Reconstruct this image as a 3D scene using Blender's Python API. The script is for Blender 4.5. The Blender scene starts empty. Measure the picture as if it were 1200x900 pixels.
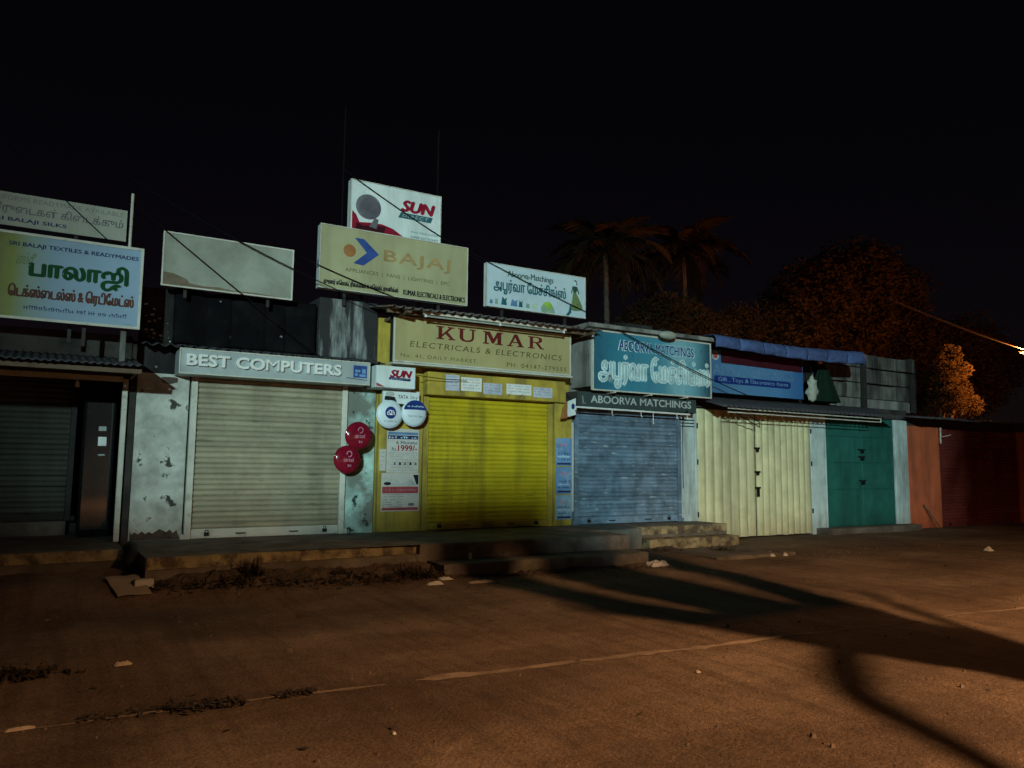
import bpy, bmesh, math, random
from mathutils import Vector, Matrix, noise as mnoise

random.seed(11)
R = math.radians
SC = bpy.context.scene
COL = SC.collection

# ------------------------------------------------------------------ camera
cam_data = bpy.data.cameras.new('camera')
cam = bpy.data.objects.new('camera', cam_data)
COL.objects.link(cam)
SC.camera = cam
cam_data.sensor_fit = 'HORIZONTAL'
cam_data.sensor_width = 36.0
cam_data.lens = 36.0 * 906.0 / 1200.0
cam_data.clip_end = 2000
_a, _p, _r = R(31.0), R(6.0), R(0.6)
_f = Vector((math.sin(_a) * math.cos(_p), math.cos(_a) * math.cos(_p), math.sin(_p)))
_r0 = Vector((math.cos(_a), -math.sin(_a), 0))
_u0 = _r0.cross(_f)
_rr = _r0 * math.cos(_r) + _u0 * math.sin(_r)
_uu = _u0 * math.cos(_r) - _r0 * math.sin(_r)
cam.matrix_world = Matrix(((_rr.x, _uu.x, -_f.x, 0.0), (_rr.y, _uu.y, -_f.y, -11.0), (_rr.z, _uu.z, -_f.z, 1.40), (0, 0, 0, 1)))

# ------------------------------------------------------------------ world: night sky
world = bpy.data.worlds.new('World')
SC.world = world
world.use_nodes = True
wn = world.node_tree
for n in list(wn.nodes):
    wn.nodes.remove(n)
sky = wn.nodes.new('ShaderNodeTexSky')
sky.sky_type = 'NISHITA'
sky.sun_disc = False
sky.sun_elevation = R(35)
sky.sun_rotation = R(200)
tint = wn.nodes.new('ShaderNodeMix')
tint.data_type = 'RGBA'
tint.blend_type = 'MULTIPLY'
tint.inputs[0].default_value = 1.0
tint.inputs[7].default_value = (1.0, 0.50, 0.55, 1)
bg = wn.nodes.new('ShaderNodeBackground')
bg.inputs['Strength'].default_value = 0.0009
wo = wn.nodes.new('ShaderNodeOutputWorld')
wn.links.new(sky.outputs[0], tint.inputs[6])
wn.links.new(tint.outputs[2], bg.inputs['Color'])
wn.links.new(bg.outputs[0], wo.inputs['Surface'])

# faint moonlight
sun = bpy.data.lights.new('moonlight', 'SUN')
sun.energy = 0.004
sun.angle = R(0.5)
sun.color = (0.8, 0.9, 1.0)
sun_o = bpy.data.objects.new('moonlight', sun)
sun_o.rotation_euler = (R(55), 0, R(-20))
COL.objects.link(sun_o)

# lamp powers (the lamps themselves are built further down)
SODIUM_W = 27500
FLOOD_W = 48000
BACK_W = 4600
SODIUM_COL = (1.0, 0.54, 0.245)
FLOOD_COL = (0.69, 1.0, 0.97)

SC.view_settings.view_transform = 'Standard'
SC.view_settings.look = 'None'
SC.view_settings.exposure = 0.0
SC.view_settings.gamma = 1.0
SC.view_settings.use_curve_mapping = False

# ------------------------------------------------------------------ materials
MATS = {}


def mat(name, col, rough=0.7, var=0.18, scale=2.5, dirt=None, dlo=0.55, dhi=0.75, dscale=3.0, damt=0.8,
        streak=False, metal=0.0, bump=0.15, bscale=45.0, spec=0.4, gradient=None, emit=None, per_object=0.0,
        dirt2=None, d2=(0.6, 0.66, 9.0, 0.8), d2stretch=None):
    """Procedural material: base colour + broad tone variation + dirt (noise threshold, optionally run-down streaks) + fine relief."""
    if name in MATS:
        return MATS[name]
    m = bpy.data.materials.new(name)
    m.use_nodes = True
    nt = m.node_tree
    N, L = nt.nodes, nt.links
    b = N['Principled BSDF']
    b.inputs['Roughness'].default_value = rough
    b.inputs['Metallic'].default_value = metal
    b.inputs['Specular IOR Level'].default_value = spec
    geo = N.new('ShaderNodeNewGeometry')
    pos = geo.outputs['Position']

    def nz(scale_, detail=6.0, vec=None, rough_=0.6):
        t = N.new('ShaderNodeTexNoise')
        t.inputs['Scale'].default_value = scale_
        t.inputs['Detail'].default_value = detail
        t.inputs['Roughness'].default_value = rough_
        L.new(vec or pos, t.inputs['Vector'])
        return t.outputs['Fac']

    def ramp(fac, lo, hi, a=(0, 0, 0, 1), c=(1, 1, 1, 1)):
        r = N.new('ShaderNodeValToRGB')
        r.color_ramp.elements[0].position = lo
        r.color_ramp.elements[1].position = hi
        r.color_ramp.elements[0].color = a
        r.color_ramp.elements[1].color = c
        L.new(fac, r.inputs['Fac'])
        return r.outputs['Color']

    def mix(fac, a, c, blend='MIX'):
        x = N.new('ShaderNodeMix')
        x.data_type = 'RGBA'
        x.blend_type = blend
        for sock, val in ((x.inputs[0], fac), (x.inputs[6], a), (x.inputs[7], c)):
            if isinstance(val, (int, float)):
                sock.default_value = val
            elif isinstance(val, tuple):
                sock.default_value = val if len(val) == 4 else (*val, 1)
            else:
                L.new(val, sock)
        return x.outputs[2]

    if gradient:
        g0, g1, stops = gradient          # printed colours across world X
        sx = N.new('ShaderNodeSeparateXYZ')
        L.new(pos, sx.inputs[0])
        mr = N.new('ShaderNodeMapRange')
        mr.inputs['From Min'].default_value = g0
        mr.inputs['From Max'].default_value = g1
        L.new(sx.outputs['X'], mr.inputs['Value'])
        r = N.new('ShaderNodeValToRGB')
        while len(r.color_ramp.elements) < len(stops):
            r.color_ramp.elements.new(0.5)
        for e, (p_, c_) in zip(r.color_ramp.elements, stops):
            e.position = p_
            e.color = (*c_, 1)
        L.new(mr.outputs[0], r.inputs['Fac'])
        base = r.outputs['Color']
    else:
        base = (*col, 1)
    lo = tuple(max(0.0, 1 - var) for _ in range(3))
    hi = tuple(1 + var for _ in range(3))
    c = mix(1.0, base, ramp(nz(scale), 0.3, 0.7, (*lo, 1), (*hi, 1)), 'MULTIPLY')
    if per_object:
        oi = N.new('ShaderNodeObjectInfo')
        c = mix(1.0, c, ramp(oi.outputs['Random'], 0.0, 1.0, (1 - per_object,) * 3 + (1,), (1 + per_object * 0.6,) * 3 + (1,)), 'MULTIPLY')
    if dirt is not None:
        vec = None
        if streak:
            mp = N.new('ShaderNodeMapping')
            mp.inputs['Scale'].default_value = (1.0, 1.0, 0.14)
            L.new(pos, mp.inputs['Vector'])
            vec = mp.outputs[0]
        d = ramp(nz(dscale, 8.0, vec, 0.65), dlo, dhi)
        dm = N.new('ShaderNodeMath')
        dm.operation = 'MULTIPLY'
        dm.inputs[1].default_value = damt
        L.new(d, dm.inputs[0])
        c = mix(dm.outputs[0], c, (*dirt, 1))
    if dirt2 is not None:
        vec2 = None
        if d2stretch:
            m2 = N.new('ShaderNodeMapping')
            m2.inputs['Scale'].default_value = d2stretch
            L.new(pos, m2.inputs['Vector'])
            vec2 = m2.outputs[0]
        d = ramp(nz(d2[2], 5.0, vec2, 0.6), d2[0], d2[1])
        dm = N.new('ShaderNodeMath')
        dm.operation = 'MULTIPLY'
        dm.inputs[1].default_value = d2[3]
        L.new(d, dm.inputs[0])
        c = mix(dm.outputs[0], c, (*dirt2, 1))
    L.new(c, b.inputs['Base Color'])
    if rough > 0.25:
        rr = ramp(nz(scale * 4), 0.3, 0.7, (max(0.05, rough - 0.12),) * 3 + (1,), (min(1, rough + 0.12),) * 3 + (1,))
        L.new(rr, b.inputs['Roughness'])
    if bump:
        bp = N.new('ShaderNodeBump')
        bp.inputs['Strength'].default_value = bump
        bp.inputs['Distance'].default_value = 0.02
        L.new(nz(bscale, 5.0), bp.inputs['Height'])
        L.new(bp.outputs[0], b.inputs['Normal'])
    if emit:
        b.inputs['Emission Color'].default_value = (*emit[0], 1)
        b.inputs['Emission Strength'].default_value = emit[1]
    MATS[name] = m
    return m


BLACK = (0.012, 0.012, 0.013)
M = dict(
    whitewash=mat('whitewash', (0.45, 0.48, 0.44), 0.9, 0.28, 4.0, (0.15, 0.15, 0.13), 0.45, 0.70, 2.2, 0.75, bump=0.8, bscale=12, dirt2=(0.02, 0.02, 0.02), d2=(0.605, 0.64, 4.0, 0.95)),
    mintwash=mat('mint_whitewash', (0.34, 0.51, 0.47), 0.9, 0.3, 4.0, (0.13, 0.14, 0.12), 0.42, 0.56, 1.5, 0.92, bump=0.8, bscale=12, dirt2=(0.015, 0.02, 0.02), d2=(0.59, 0.63, 5.0, 0.95)),
    palepier=mat('pale_pier_paint', (0.44, 0.55, 0.55), 0.85, 0.2, 3.0, (0.13, 0.13, 0.13), 0.47, 0.68, 3.5, 0.75, streak=True, bump=0.4, bscale=18),
    yellowwall=mat('yellow_wall_paint', (0.38, 0.285, 0.04), 0.85, 0.25, 4.0, (0.07, 0.06, 0.03), 0.46, 0.68, 3.0, 0.8, streak=True, bump=0.4, bscale=20),
    orangewall=mat('orange_wall_paint', (0.46, 0.105, 0.04), 0.85, 0.2, 2.0, (0.12, 0.04, 0.025), 0.48, 0.72, 3.0, 0.7, streak=True, bump=0.4),
    blockwall=mat('weathered_block', (0.15, 0.15, 0.138), 0.95, 0.35, 3.0, (0.02, 0.02, 0.02), 0.42, 0.62, 2.6, 0.9, streak=True, bump=0.9, bscale=16, per_object=0.2, spec=0.1),
    concrete=mat('grey_concrete', (0.23, 0.23, 0.215), 0.92, 0.3, 3.0, (0.03, 0.03, 0.03), 0.42, 0.64, 2.2, 0.88, streak=True, bump=0.7, bscale=20),
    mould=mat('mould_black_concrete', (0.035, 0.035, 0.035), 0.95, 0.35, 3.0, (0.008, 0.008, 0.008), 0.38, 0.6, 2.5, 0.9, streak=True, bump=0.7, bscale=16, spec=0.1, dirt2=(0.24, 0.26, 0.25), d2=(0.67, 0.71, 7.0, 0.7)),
    peeling=mat('peeling_pale_concrete', (0.34, 0.38, 0.37), 0.92, 0.3, 3.0, (0.014, 0.014, 0.015), 0.37, 0.47, 1.5, 0.98, streak=True, bump=0.7, bscale=14),
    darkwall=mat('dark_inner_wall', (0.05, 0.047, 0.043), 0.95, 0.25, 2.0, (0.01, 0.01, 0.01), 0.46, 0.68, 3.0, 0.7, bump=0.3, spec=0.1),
    tin=mat('weathered_tin', (0.15, 0.14, 0.14), 0.7, 0.25, 3.0, (0.12, 0.05, 0.025), 0.48, 0.66, 4.0, 0.8, metal=0.3, bump=0.2),
    darktin=mat('dark_tin', (0.06, 0.06, 0.07), 0.7, 0.25, 3.0, (0.05, 0.03, 0.02), 0.48, 0.66, 4.0, 0.7, metal=0.2, bump=0.2),
    steel=mat('dark_steel', (0.025, 0.025, 0.025), 0.7, 0.2, 5.0, (0.05, 0.028, 0.018), 0.5, 0.7, 8.0, 0.6, metal=0.3, bump=0.1),
    palesteel=mat('pale_painted_steel', (0.48, 0.48, 0.42), 0.6, 0.15, 4.0, (0.16, 0.12, 0.08), 0.56, 0.75, 6.0, 0.7, bump=0.1),
    shutbeige=mat('beige_shutter_enamel', (0.29, 0.265, 0.185), 0.42, 0.18, 2.5, (0.09, 0.08, 0.06), 0.48, 0.76, 2.5, 0.65, streak=True, bump=0.08, per_object=0.12, spec=0.6, dirt2=(0.08, 0.07, 0.055), d2=(0.58, 0.70, 2.5, 0.55), d2stretch=(1, 1, 6)),
    shutyellow=mat('yellow_shutter_enamel', (0.45, 0.355, 0.010), 0.55, 0.16, 2.5, (0.08, 0.07, 0.02), 0.50, 0.74, 2.2, 0.75, streak=True, bump=0.08, per_object=0.08, spec=0.4, dirt2=(0.03, 0.03, 0.02), d2=(0.66, 0.71, 3.5, 0.75), d2stretch=(1, 1, 5)),
    shutblue=mat('blue_shutter_enamel', (0.135, 0.205, 0.285), 0.55, 0.25, 4.0, (0.035, 0.055, 0.07), 0.46, 0.66, 3.5, 0.7, bump=0.1, per_object=0.25, spec=0.4, dirt2=(0.42, 0.52, 0.56), d2=(0.60, 0.68, 4.5, 0.75), d2stretch=(1, 1, 7)),
    shutgrey=mat('grey_shutter_enamel', (0.065, 0.072, 0.058), 0.7, 0.15, 2.0, (0.025, 0.024, 0.02), 0.46, 0.72, 3.0, 0.7, streak=True, bump=0.08, per_object=0.12, spec=0.15),
    shutred=mat('dark_red_shutter_enamel', (0.17, 0.030, 0.024), 0.65, 0.12, 2.0, (0.06, 0.02, 0.015), 0.5, 0.75, 3.0, 0.6, streak=True, bump=0.08, per_object=0.1),
    creamdoor=mat('cream_door_paint', (0.58, 0.55, 0.33), 0.7, 0.16, 3.0, (0.24, 0.22, 0.14), 0.44, 0.70, 1.6, 0.75, streak=True, bump=0.2, per_object=0.10, dirt2=(0.16, 0.15, 0.10), d2=(0.60, 0.76, 1.1, 0.6)),
    greendoor=mat('green_door_paint', (0.015, 0.115, 0.096), 0.6, 0.2, 2.5, (0.006, 0.03, 0.025), 0.46, 0.7, 2.0, 0.7, streak=True, bump=0.15, per_object=0.08),
    iron=mat('black_iron', (0.02, 0.02, 0.02), 0.5, 0.2, 8.0, metal=0.6, bump=0.1),
    platform=mat('platform_cement', (0.15, 0.135, 0.115), 0.9, 0.3, 2.5, (0.045, 0.036, 0.028), 0.42, 0.66, 2.2, 0.85, bump=0.6, bscale=18),
    ochreedge=mat('worn_yellow_edge_paint', (0.29, 0.245, 0.135), 0.85, 0.35, 4.0, (0.065, 0.05, 0.038), 0.43, 0.58, 6.0, 0.9, bump=0.6, bscale=16),
    brick=mat('exposed_dark_brick', (0.08, 0.055, 0.045), 0.95, 0.35, 6.0, BLACK, 0.45, 0.65, 5.0, 0.7, bump=0.8, bscale=20),
    signwhite=mat('sign_white_vinyl', (0.60, 0.68, 0.68), 0.5, 0.1, 2.0, (0.30, 0.32, 0.30), 0.48, 0.76, 2.5, 0.6, streak=True, bump=0.25, bscale=5, spec=0.2),
    signbeige=mat('sign_faded_beige', (0.31, 0.335, 0.285), 0.6, 0.12, 2.0, (0.15, 0.145, 0.115), 0.48, 0.78, 2.0, 0.65, streak=True, bump=0.25, bscale=5),
    signolive=mat('sign_aged_cream', (0.33, 0.33, 0.19), 0.6, 0.12, 2.0, (0.17, 0.155, 0.075), 0.46, 0.78, 2.0, 0.65, streak=True, bump=0.25, bscale=5),
    signkumar=mat('sign_pale_yellow', (0.36, 0.325, 0.155), 0.45, 0.1, 1.5, (0.18, 0.16, 0.07), 0.48, 0.8, 2.2, 0.6, streak=True, bump=0.25, bscale=5, spec=0.5),
    signsteel=mat('sign_brushed_panel', (0.33, 0.39, 0.40), 0.4, 0.1, 1.5, (0.17, 0.20, 0.21), 0.48, 0.8, 2.2, 0.6, streak=True, metal=0.1, bump=0.05, spec=0.5),
    tarpblack=mat('black_tarpaulin', (0.005, 0.005, 0.006), 0.95, 0.3, 3.0, (0.012, 0.012, 0.012), 0.5, 0.7, 3.0, 0.6, bump=0.4, bscale=12, spec=0.05, dirt2=(0.30, 0.32, 0.32), d2=(0.70, 0.73, 8.0, 0.8)),
    tarpblue=mat('blue_tarpaulin', (0.065, 0.105, 0.25), 0.7, 0.2, 4.0, (0.03, 0.04, 0.08), 0.46, 0.68, 5.0, 0.7, bump=0.4, bscale=12, spec=0.2),
    tarpgreen=mat('dark_green_cloth', (0.006, 0.018, 0.012), 0.95, 0.2, 5.0, bump=0.3, spec=0.1),
    wood=mat('old_wood', (0.12, 0.08, 0.05), 0.85, 0.25, 4.0, BLACK, 0.5, 0.7, 6.0, 0.6, bump=0.3),
    plastic_white=mat('white_plastic', (0.66, 0.68, 0.66), 0.4, 0.06, 3.0, (0.35, 0.35, 0.32), 0.55, 0.8, 5.0, 0.5, bump=0.05),
    dishwhite=mat('dish_white_enamel', (0.58, 0.68, 0.74), 0.35, 0.06, 3.0, (0.3, 0.33, 0.35), 0.55, 0.8, 5.0, 0.4, bump=0.03),
    dishred=mat('dish_red_enamel', (0.19, 0.006, 0.020), 0.10, 0.2, 4.0, (0.05, 0.004, 0.010), 0.5, 0.75, 6.0, 0.6, bump=0.0, spec=0.9),
    cable=mat('black_cable_rubber', (0.006, 0.006, 0.006), 0.8, 0.1, 5.0, bump=0.0, spec=0.05),
    flarecable=mat('flare_cable_sheath', (0.35, 0.3, 0.25), 0.5, 0.1, 5.0, bump=0.0),
    bark=mat('bark', (0.13, 0.095, 0.065), 0.95, 0.3, 5.0, (0.04, 0.03, 0.02), 0.45, 0.7, 8.0, 0.7, streak=True, bump=0.8, bscale=14),
    palmbark=mat('palm_bark', (0.20, 0.16, 0.12), 0.95, 0.25, 6.0, (0.06, 0.05, 0.04), 0.45, 0.7, 8.0, 0.7, bump=0.6, bscale=14),
    leaf=mat('leaf_green', (0.075, 0.054, 0.026), 0.85, 0.4, 1.0, (0.035, 0.028, 0.016), 0.45, 0.65, 0.8, 0.8, bump=0.0, spec=0.1),
    palmleaf=mat('palm_leaf', (0.085, 0.058, 0.030), 0.8, 0.3, 1.5, (0.10, 0.07, 0.035), 0.5, 0.7, 2.0, 0.7, bump=0.0, spec=0.1),
    weed=mat('dry_weed', (0.028, 0.022, 0.012), 0.9, 0.35, 6.0, bump=0.0, spec=0.1),
    paper=mat('paper_white', (0.48, 0.48, 0.45), 0.8, 0.14, 5.0, (0.22, 0.21, 0.18), 0.45, 0.72, 5.0, 0.6, bump=0.15),
    cardboard=mat('cardboard', (0.36, 0.29, 0.22), 0.85, 0.12, 4.0, (0.2, 0.15, 0.1), 0.5, 0.75, 6.0, 0.5, bump=0.1),
    bag=mat('thin_white_plastic', (0.5, 0.52, 0.52), 0.35, 0.1, 6.0, bump=0.2),
    sack=mat('black_sack', (0.008, 0.008, 0.009), 0.7, 0.2, 5.0, bump=0.4, bscale=18),
    stone=mat('stone_chip', (0.13, 0.10, 0.08), 0.9, 0.25, 8.0, bump=0.4),
    litter=mat('leaf_litter', (0.035, 0.025, 0.017), 0.95, 0.4, 9.0, bump=0.3),
    rubble=mat('dark_earth', (0.075, 0.054, 0.040), 0.95, 0.4, 5.0, bump=0.7, bscale=18),
    seam=mat('road_seam_cement', (0.26, 0.195, 0.145), 0.9, 0.3, 4.0, (0.15, 0.105, 0.074), 0.42, 0.62, 5.0, 0.9, bump=0.5),
    glass=mat('cabinet_glass', (0.02, 0.022, 0.024), 0.06, 0.1, 3.0, bump=0.0, spec=0.8),
)



def translucent(m, amount=0.5):
    """Thin leaves let light through."""
    nt = m.node_tree
    b_ = nt.nodes['Principled BSDF']
    out = [n for n in nt.nodes if n.type == 'OUTPUT_MATERIAL'][0]
    tr = nt.nodes.new('ShaderNodeBsdfTranslucent')
    src = b_.inputs['Base Color'].links[0].from_socket
    nt.links.new(src, tr.inputs['Color'])
    mx = nt.nodes.new('ShaderNodeMixShader')
    mx.inputs[0].default_value = amount
    nt.links.new(b_.outputs[0], mx.inputs[1])
    nt.links.new(tr.outputs[0], mx.inputs[2])
    nt.links.new(mx.outputs[0], out.inputs['Surface'])


translucent(M['leaf'])
translucent(M['palmleaf'])

# flat print colours
INK = {}


def ink(name, col, rough=0.55):
    if name not in INK:
        INK[name] = mat('print_' + name, col, rough, 0.25, 6.0, bump=0.0, spec=0.1)
    return INK[name]


ink('navy', (0.02, 0.03, 0.11)); ink('black', (0.015, 0.015, 0.018)); ink('green', (0.006, 0.055, 0.016))
ink('brown', (0.085, 0.035, 0.025)); ink('maroon', (0.11, 0.015, 0.015)); ink('red', (0.24, 0.010, 0.030))
ink('teal', (0.02, 0.10, 0.12)); ink('grey', (0.20, 0.21, 0.20)); ink('midgrey', (0.13, 0.13, 0.15)); ink('white', (0.72, 0.76, 0.76))
ink('blue', (0.03, 0.065, 0.23)); ink('orange', (0.27, 0.12, 0.045)); ink('fadeorange', (0.31, 0.225, 0.10)); ink('steelgrey', (0.10, 0.10, 0.12)); ink('skyblue', (0.16, 0.30, 0.50))
ink('silverteal', (0.34, 0.47, 0.50)); ink('darkblue', (0.012, 0.03, 0.16)); ink('palecyan', (0.50, 0.68, 0.70)); ink('lime', (0.25, 0.42, 0.06)); ink('sage', (0.22, 0.34, 0.25))
ink('olive', (0.13, 0.19, 0.08)); ink('darkolive', (0.10, 0.085, 0.03)); ink('silver', (0.36, 0.40, 0.40)); ink('steelblue', (0.10, 0.20, 0.34)); ink('pink', (0.45, 0.20, 0.28))
ink('duskred', (0.045, 0.008, 0.014)); ink('palegreen', (0.40, 0.52, 0.40)); ink('inkgreen', (0.03, 0.08, 0.06)); ink('faintred', (0.30, 0.06, 0.07)); ink('faintgrey', (0.33, 0.36, 0.34))

# ------------------------------------------------------------------ geometry helpers
WLOC = {}


def tag(o, label=None, cat=None, group=None, kind=None):
    if label: o['label'] = label
    if cat: o['category'] = cat
    if group: o['group'] = group
    if kind: o['kind'] = kind
    return o


def thing(name, loc, label, cat, group=None):
    o = bpy.data.objects.new(name, None)
    o.empty_display_size = 0.2
    COL.objects.link(o)
    o.location = loc
    WLOC[o.name] = Vector(loc)
    return tag(o, label, cat, group)


class MB:
    """Collects faces in world coordinates; build() links them as one mesh object with its origin at its own middle."""

    def __init__(self):
        self.v, self.f = [], []

    def add(self, vs, fs):
        n = len(self.v)
        self.v += [tuple(p) for p in vs]
        self.f += [tuple(i + n for i in q) for q in fs]
        return self

    def box(self, x0, x1, y0, y1, z0, z1):
        return self.add([(x0, y0, z0), (x1, y0, z0), (x1, y1, z0), (x0, y1, z0), (x0, y0, z1), (x1, y0, z1), (x1, y1, z1), (x0, y1, z1)],
                        [(0, 3, 2, 1), (4, 5, 6, 7), (0, 1, 5, 4), (1, 2, 6, 5), (2, 3, 7, 6), (3, 0, 4, 7)])

    def poly(self, pts, y0, y1=None):
        """(x,z) outline on plane y0, extruded back to y1 if given."""
        n = len(pts)
        self.add([(x, y0, z) for x, z in pts], [tuple(range(n))])
        if y1 is not None:
            self.add([(x, y1, z) for x, z in pts], [tuple(reversed(range(n)))])
            b = len(self.v) - 2 * n
            self.f += [(b + i, b + n + i, b + n + (i + 1) % n, b + (i + 1) % n) for i in range(n)]
        return self

    def ellipse(self, cx, cz, rx, rz, y, n=28, rot=0.0, y1=None):
        c, s = math.cos(rot), math.sin(rot)
        return self.poly([(cx + rx * math.cos(t) * c - rz * math.sin(t) * s, cz + rx * math.cos(t) * s + rz * math.sin(t) * c)
                          for t in [2 * math.pi * i / n for i in range(n)]], y, y1)

    def tube(self, pts, r, n=8, cap=True):
        pts = [Vector(p) for p in pts]
        rs = r if isinstance(r, (list, tuple)) else [r] * len(pts)
        rings = []
        for i, p in enumerate(pts):
            d = (pts[min(i + 1, len(pts) - 1)] - pts[max(i - 1, 0)]).normalized()
            a = d.cross(Vector((0, 0, 1)))
            if a.length < 1e-3:
                a = d.cross(Vector((0, 1, 0)))
            a.normalize()
            b = d.cross(a)
            rings.append([p + (a * math.cos(t) + b * math.sin(t)) * rs[i] for t in [2 * math.pi * k / n for k in range(n)]])
        vs = [q for ring in rings for q in ring]
        fs = [(i * n + k, i * n + (k + 1) % n, (i + 1) * n + (k + 1) % n, (i + 1) * n + k) for i in range(len(pts) - 1) for k in range(n)]
        if cap:
            fs += [tuple(reversed(range(n))), tuple(range((len(pts) - 1) * n, len(pts) * n))]
        return self.add(vs, fs)

    def grid(self, fn, nu, nv):
        vs = [fn(i / nu, j / nv) for j in range(nv + 1) for i in range(nu + 1)]
        return self.add(vs, [(j * (nu + 1) + i, j * (nu + 1) + i + 1, (j + 1) * (nu + 1) + i + 1, (j + 1) * (nu + 1) + i) for j in range(nv) for i in range(nu)])

    def build(self, name, material, parent=None, smooth=False, bevel=0.0, at_base=False, solid=0.0):
        xs = [[p[k] for p in self.v] for k in range(3)]
        c = Vector([(min(a) + max(a)) / 2 for a in xs])
        if parent is None or at_base:
            c.z = min(xs[2])
        me = bpy.data.meshes.new(name)
        me.from_pydata([(p[0] - c.x, p[1] - c.y, p[2] - c.z) for p in self.v], [], self.f)
        me.update()
        if smooth:
            me.polygons.foreach_set('use_smooth', [True] * len(me.polygons))
        me.materials.append(material)
        o = bpy.data.objects.new(name, me)
        COL.objects.link(o)
        WLOC[o.name] = c
        if parent is not None:
            o.parent = parent
            o.location = c - WLOC[parent.name]
        else:
            o.location = c
        if solid:
            md = o.modifiers.new('thickness', 'SOLIDIFY')
            md.thickness = solid
        if bevel:
            md = o.modifiers.new('soft_edges', 'BEVEL')
            md.width = bevel
            md.segments = 2
            md.limit_method = 'ANGLE'
        return o


def boxo(name, x0, x1, y0, y1, z0, z1, material, parent=None, bevel=0.0):
    return MB().box(x0, x1, y0, y1, z0, z1).build(name, material, parent, bevel=bevel)


def structure(o):
    o['kind'] = 'structure'
    return o


def text_mesh(s, shear=0.0, bold=0.0, extrude=0.0, spacing=1.0):
    cu = bpy.data.curves.new('lettering', 'FONT')
    cu.body = s
    cu.size = 1.0
    cu.shear = shear
    cu.offset = bold
    cu.extrude = extrude
    cu.resolution_u = 3
    cu.space_character = spacing
    o = bpy.data.objects.new('lettering', cu)
    me = bpy.data.meshes.new_from_object(o)
    bpy.data.objects.remove(o)
    vs = [v.co.copy() for v in me.vertices]
    fs = [tuple(p.vertices) for p in me.polygons]
    bpy.data.meshes.remove(me)
    return vs, fs


def lettering(parent, s, x0, x1, z0, z1, y, material, shear=0.0, bold=0.0, extrude=0.0, spacing=1.0, name='lettering', slope=0.0, hook=0):
    """Lay a line of writing into the rectangle x0..x1, z0..z1 on the plane y (facing the street)."""
    weight = 0.0
    if bold and not extrude:
        weight, bold = bold * (z1 - z0) * 0.85, 0.0
    vs, fs = text_mesh(s, shear, bold, 0.5 if extrude else 0.0, spacing)
    if not vs:
        return None
    if hook:
        xr = max(v.x for v in text_mesh(s[:hook], shear)[0])
        path = [(xr - 0.05, 0.02), (xr - 0.05, -0.14), (xr - 0.10, -0.23), (xr - 0.22, -0.27), (xr - 0.36, -0.24), (xr - 0.42, -0.15), (xr - 0.36, -0.08), (xr - 0.27, -0.09)]
        w = 0.045
        for k, ((xa, ya), (xb, yb)) in enumerate(zip(path[:-1], path[1:])):
            zz = 0.0004 * (k + 1)
            d = Vector((xb - xa, yb - ya)).normalized()
            nrm = Vector((-d.y, d.x)) * w
            n0 = len(vs)
            e = d * w * 0.5
            vs += [Vector((xa - e.x - nrm.x, ya - e.y - nrm.y, zz)), Vector((xb + e.x - nrm.x, yb + e.y - nrm.y, zz)), Vector((xb + e.x + nrm.x, yb + e.y + nrm.y, zz)), Vector((xa - e.x + nrm.x, ya - e.y + nrm.y, zz))]
            fs.append((n0, n0 + 1, n0 + 2, n0 + 3))
    ax, bx = min(v.x for v in vs), max(v.x for v in vs)
    ay, by = min(v.y for v in vs), max(v.y for v in vs)
    mb = MB()
    out = []
    for v in vs:
        x = x0 + (v.x - ax) / (bx - ax) * (x1 - x0)
        z = z0 + (v.y - ay) / (by - ay) * (z1 - z0) + slope * (x - x0)
        out.append((x, y - (v.z + 0.5) * extrude if extrude else y - v.z * 0.3, z))
    mb.add(out, fs)
    if weight and not extrude:
        for k, (dx, dz) in enumerate(((-1, 0), (1, 0), (0, 1), (0, -1))):
            mb.add([(p[0] + dx * weight, p[1] + 0.0003 * (k + 1), p[2] + dz * weight * 0.6) for p in out], fs)
    return mb.build(name, material, parent)


def scribble(parent, x0, x1, z0, z1, y, material, n, name='small_print', fill=0.75):
    """A line of print too small to read: a row of little marks."""
    mb = MB()
    w = (x1 - x0) / n
    for i in range(n):
        if random.random() < 0.14:
            continue
        a = x0 + i * w
        h = (z1 - z0) * random.uniform(0.55, 1.0)
        k = random.random()
        if k < 0.5:
            mb.box(a, a + w * fill * 0.35, y, y + 0.0008, z0, z0 + h)
            mb.box(a + w * fill * 0.35, a + w * fill, y, y + 0.0008, z0 + h * 0.35, z0 + h * 0.6)
        else:
            mb.box(a, a + w * fill, y, y + 0.0008, z0 + h * 0.7, z0 + h)
            mb.box(a + w * 0.3, a + w * (0.3 + fill * 0.35), y, y + 0.0008, z0, z0 + h * 0.7)
    return mb.build(name, material, parent)


# ------------------------------------------------------------------ the setting: ground, platforms
ground_mat = bpy.data.materials.new('dusty_road')
ground_mat.use_nodes = True


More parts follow.
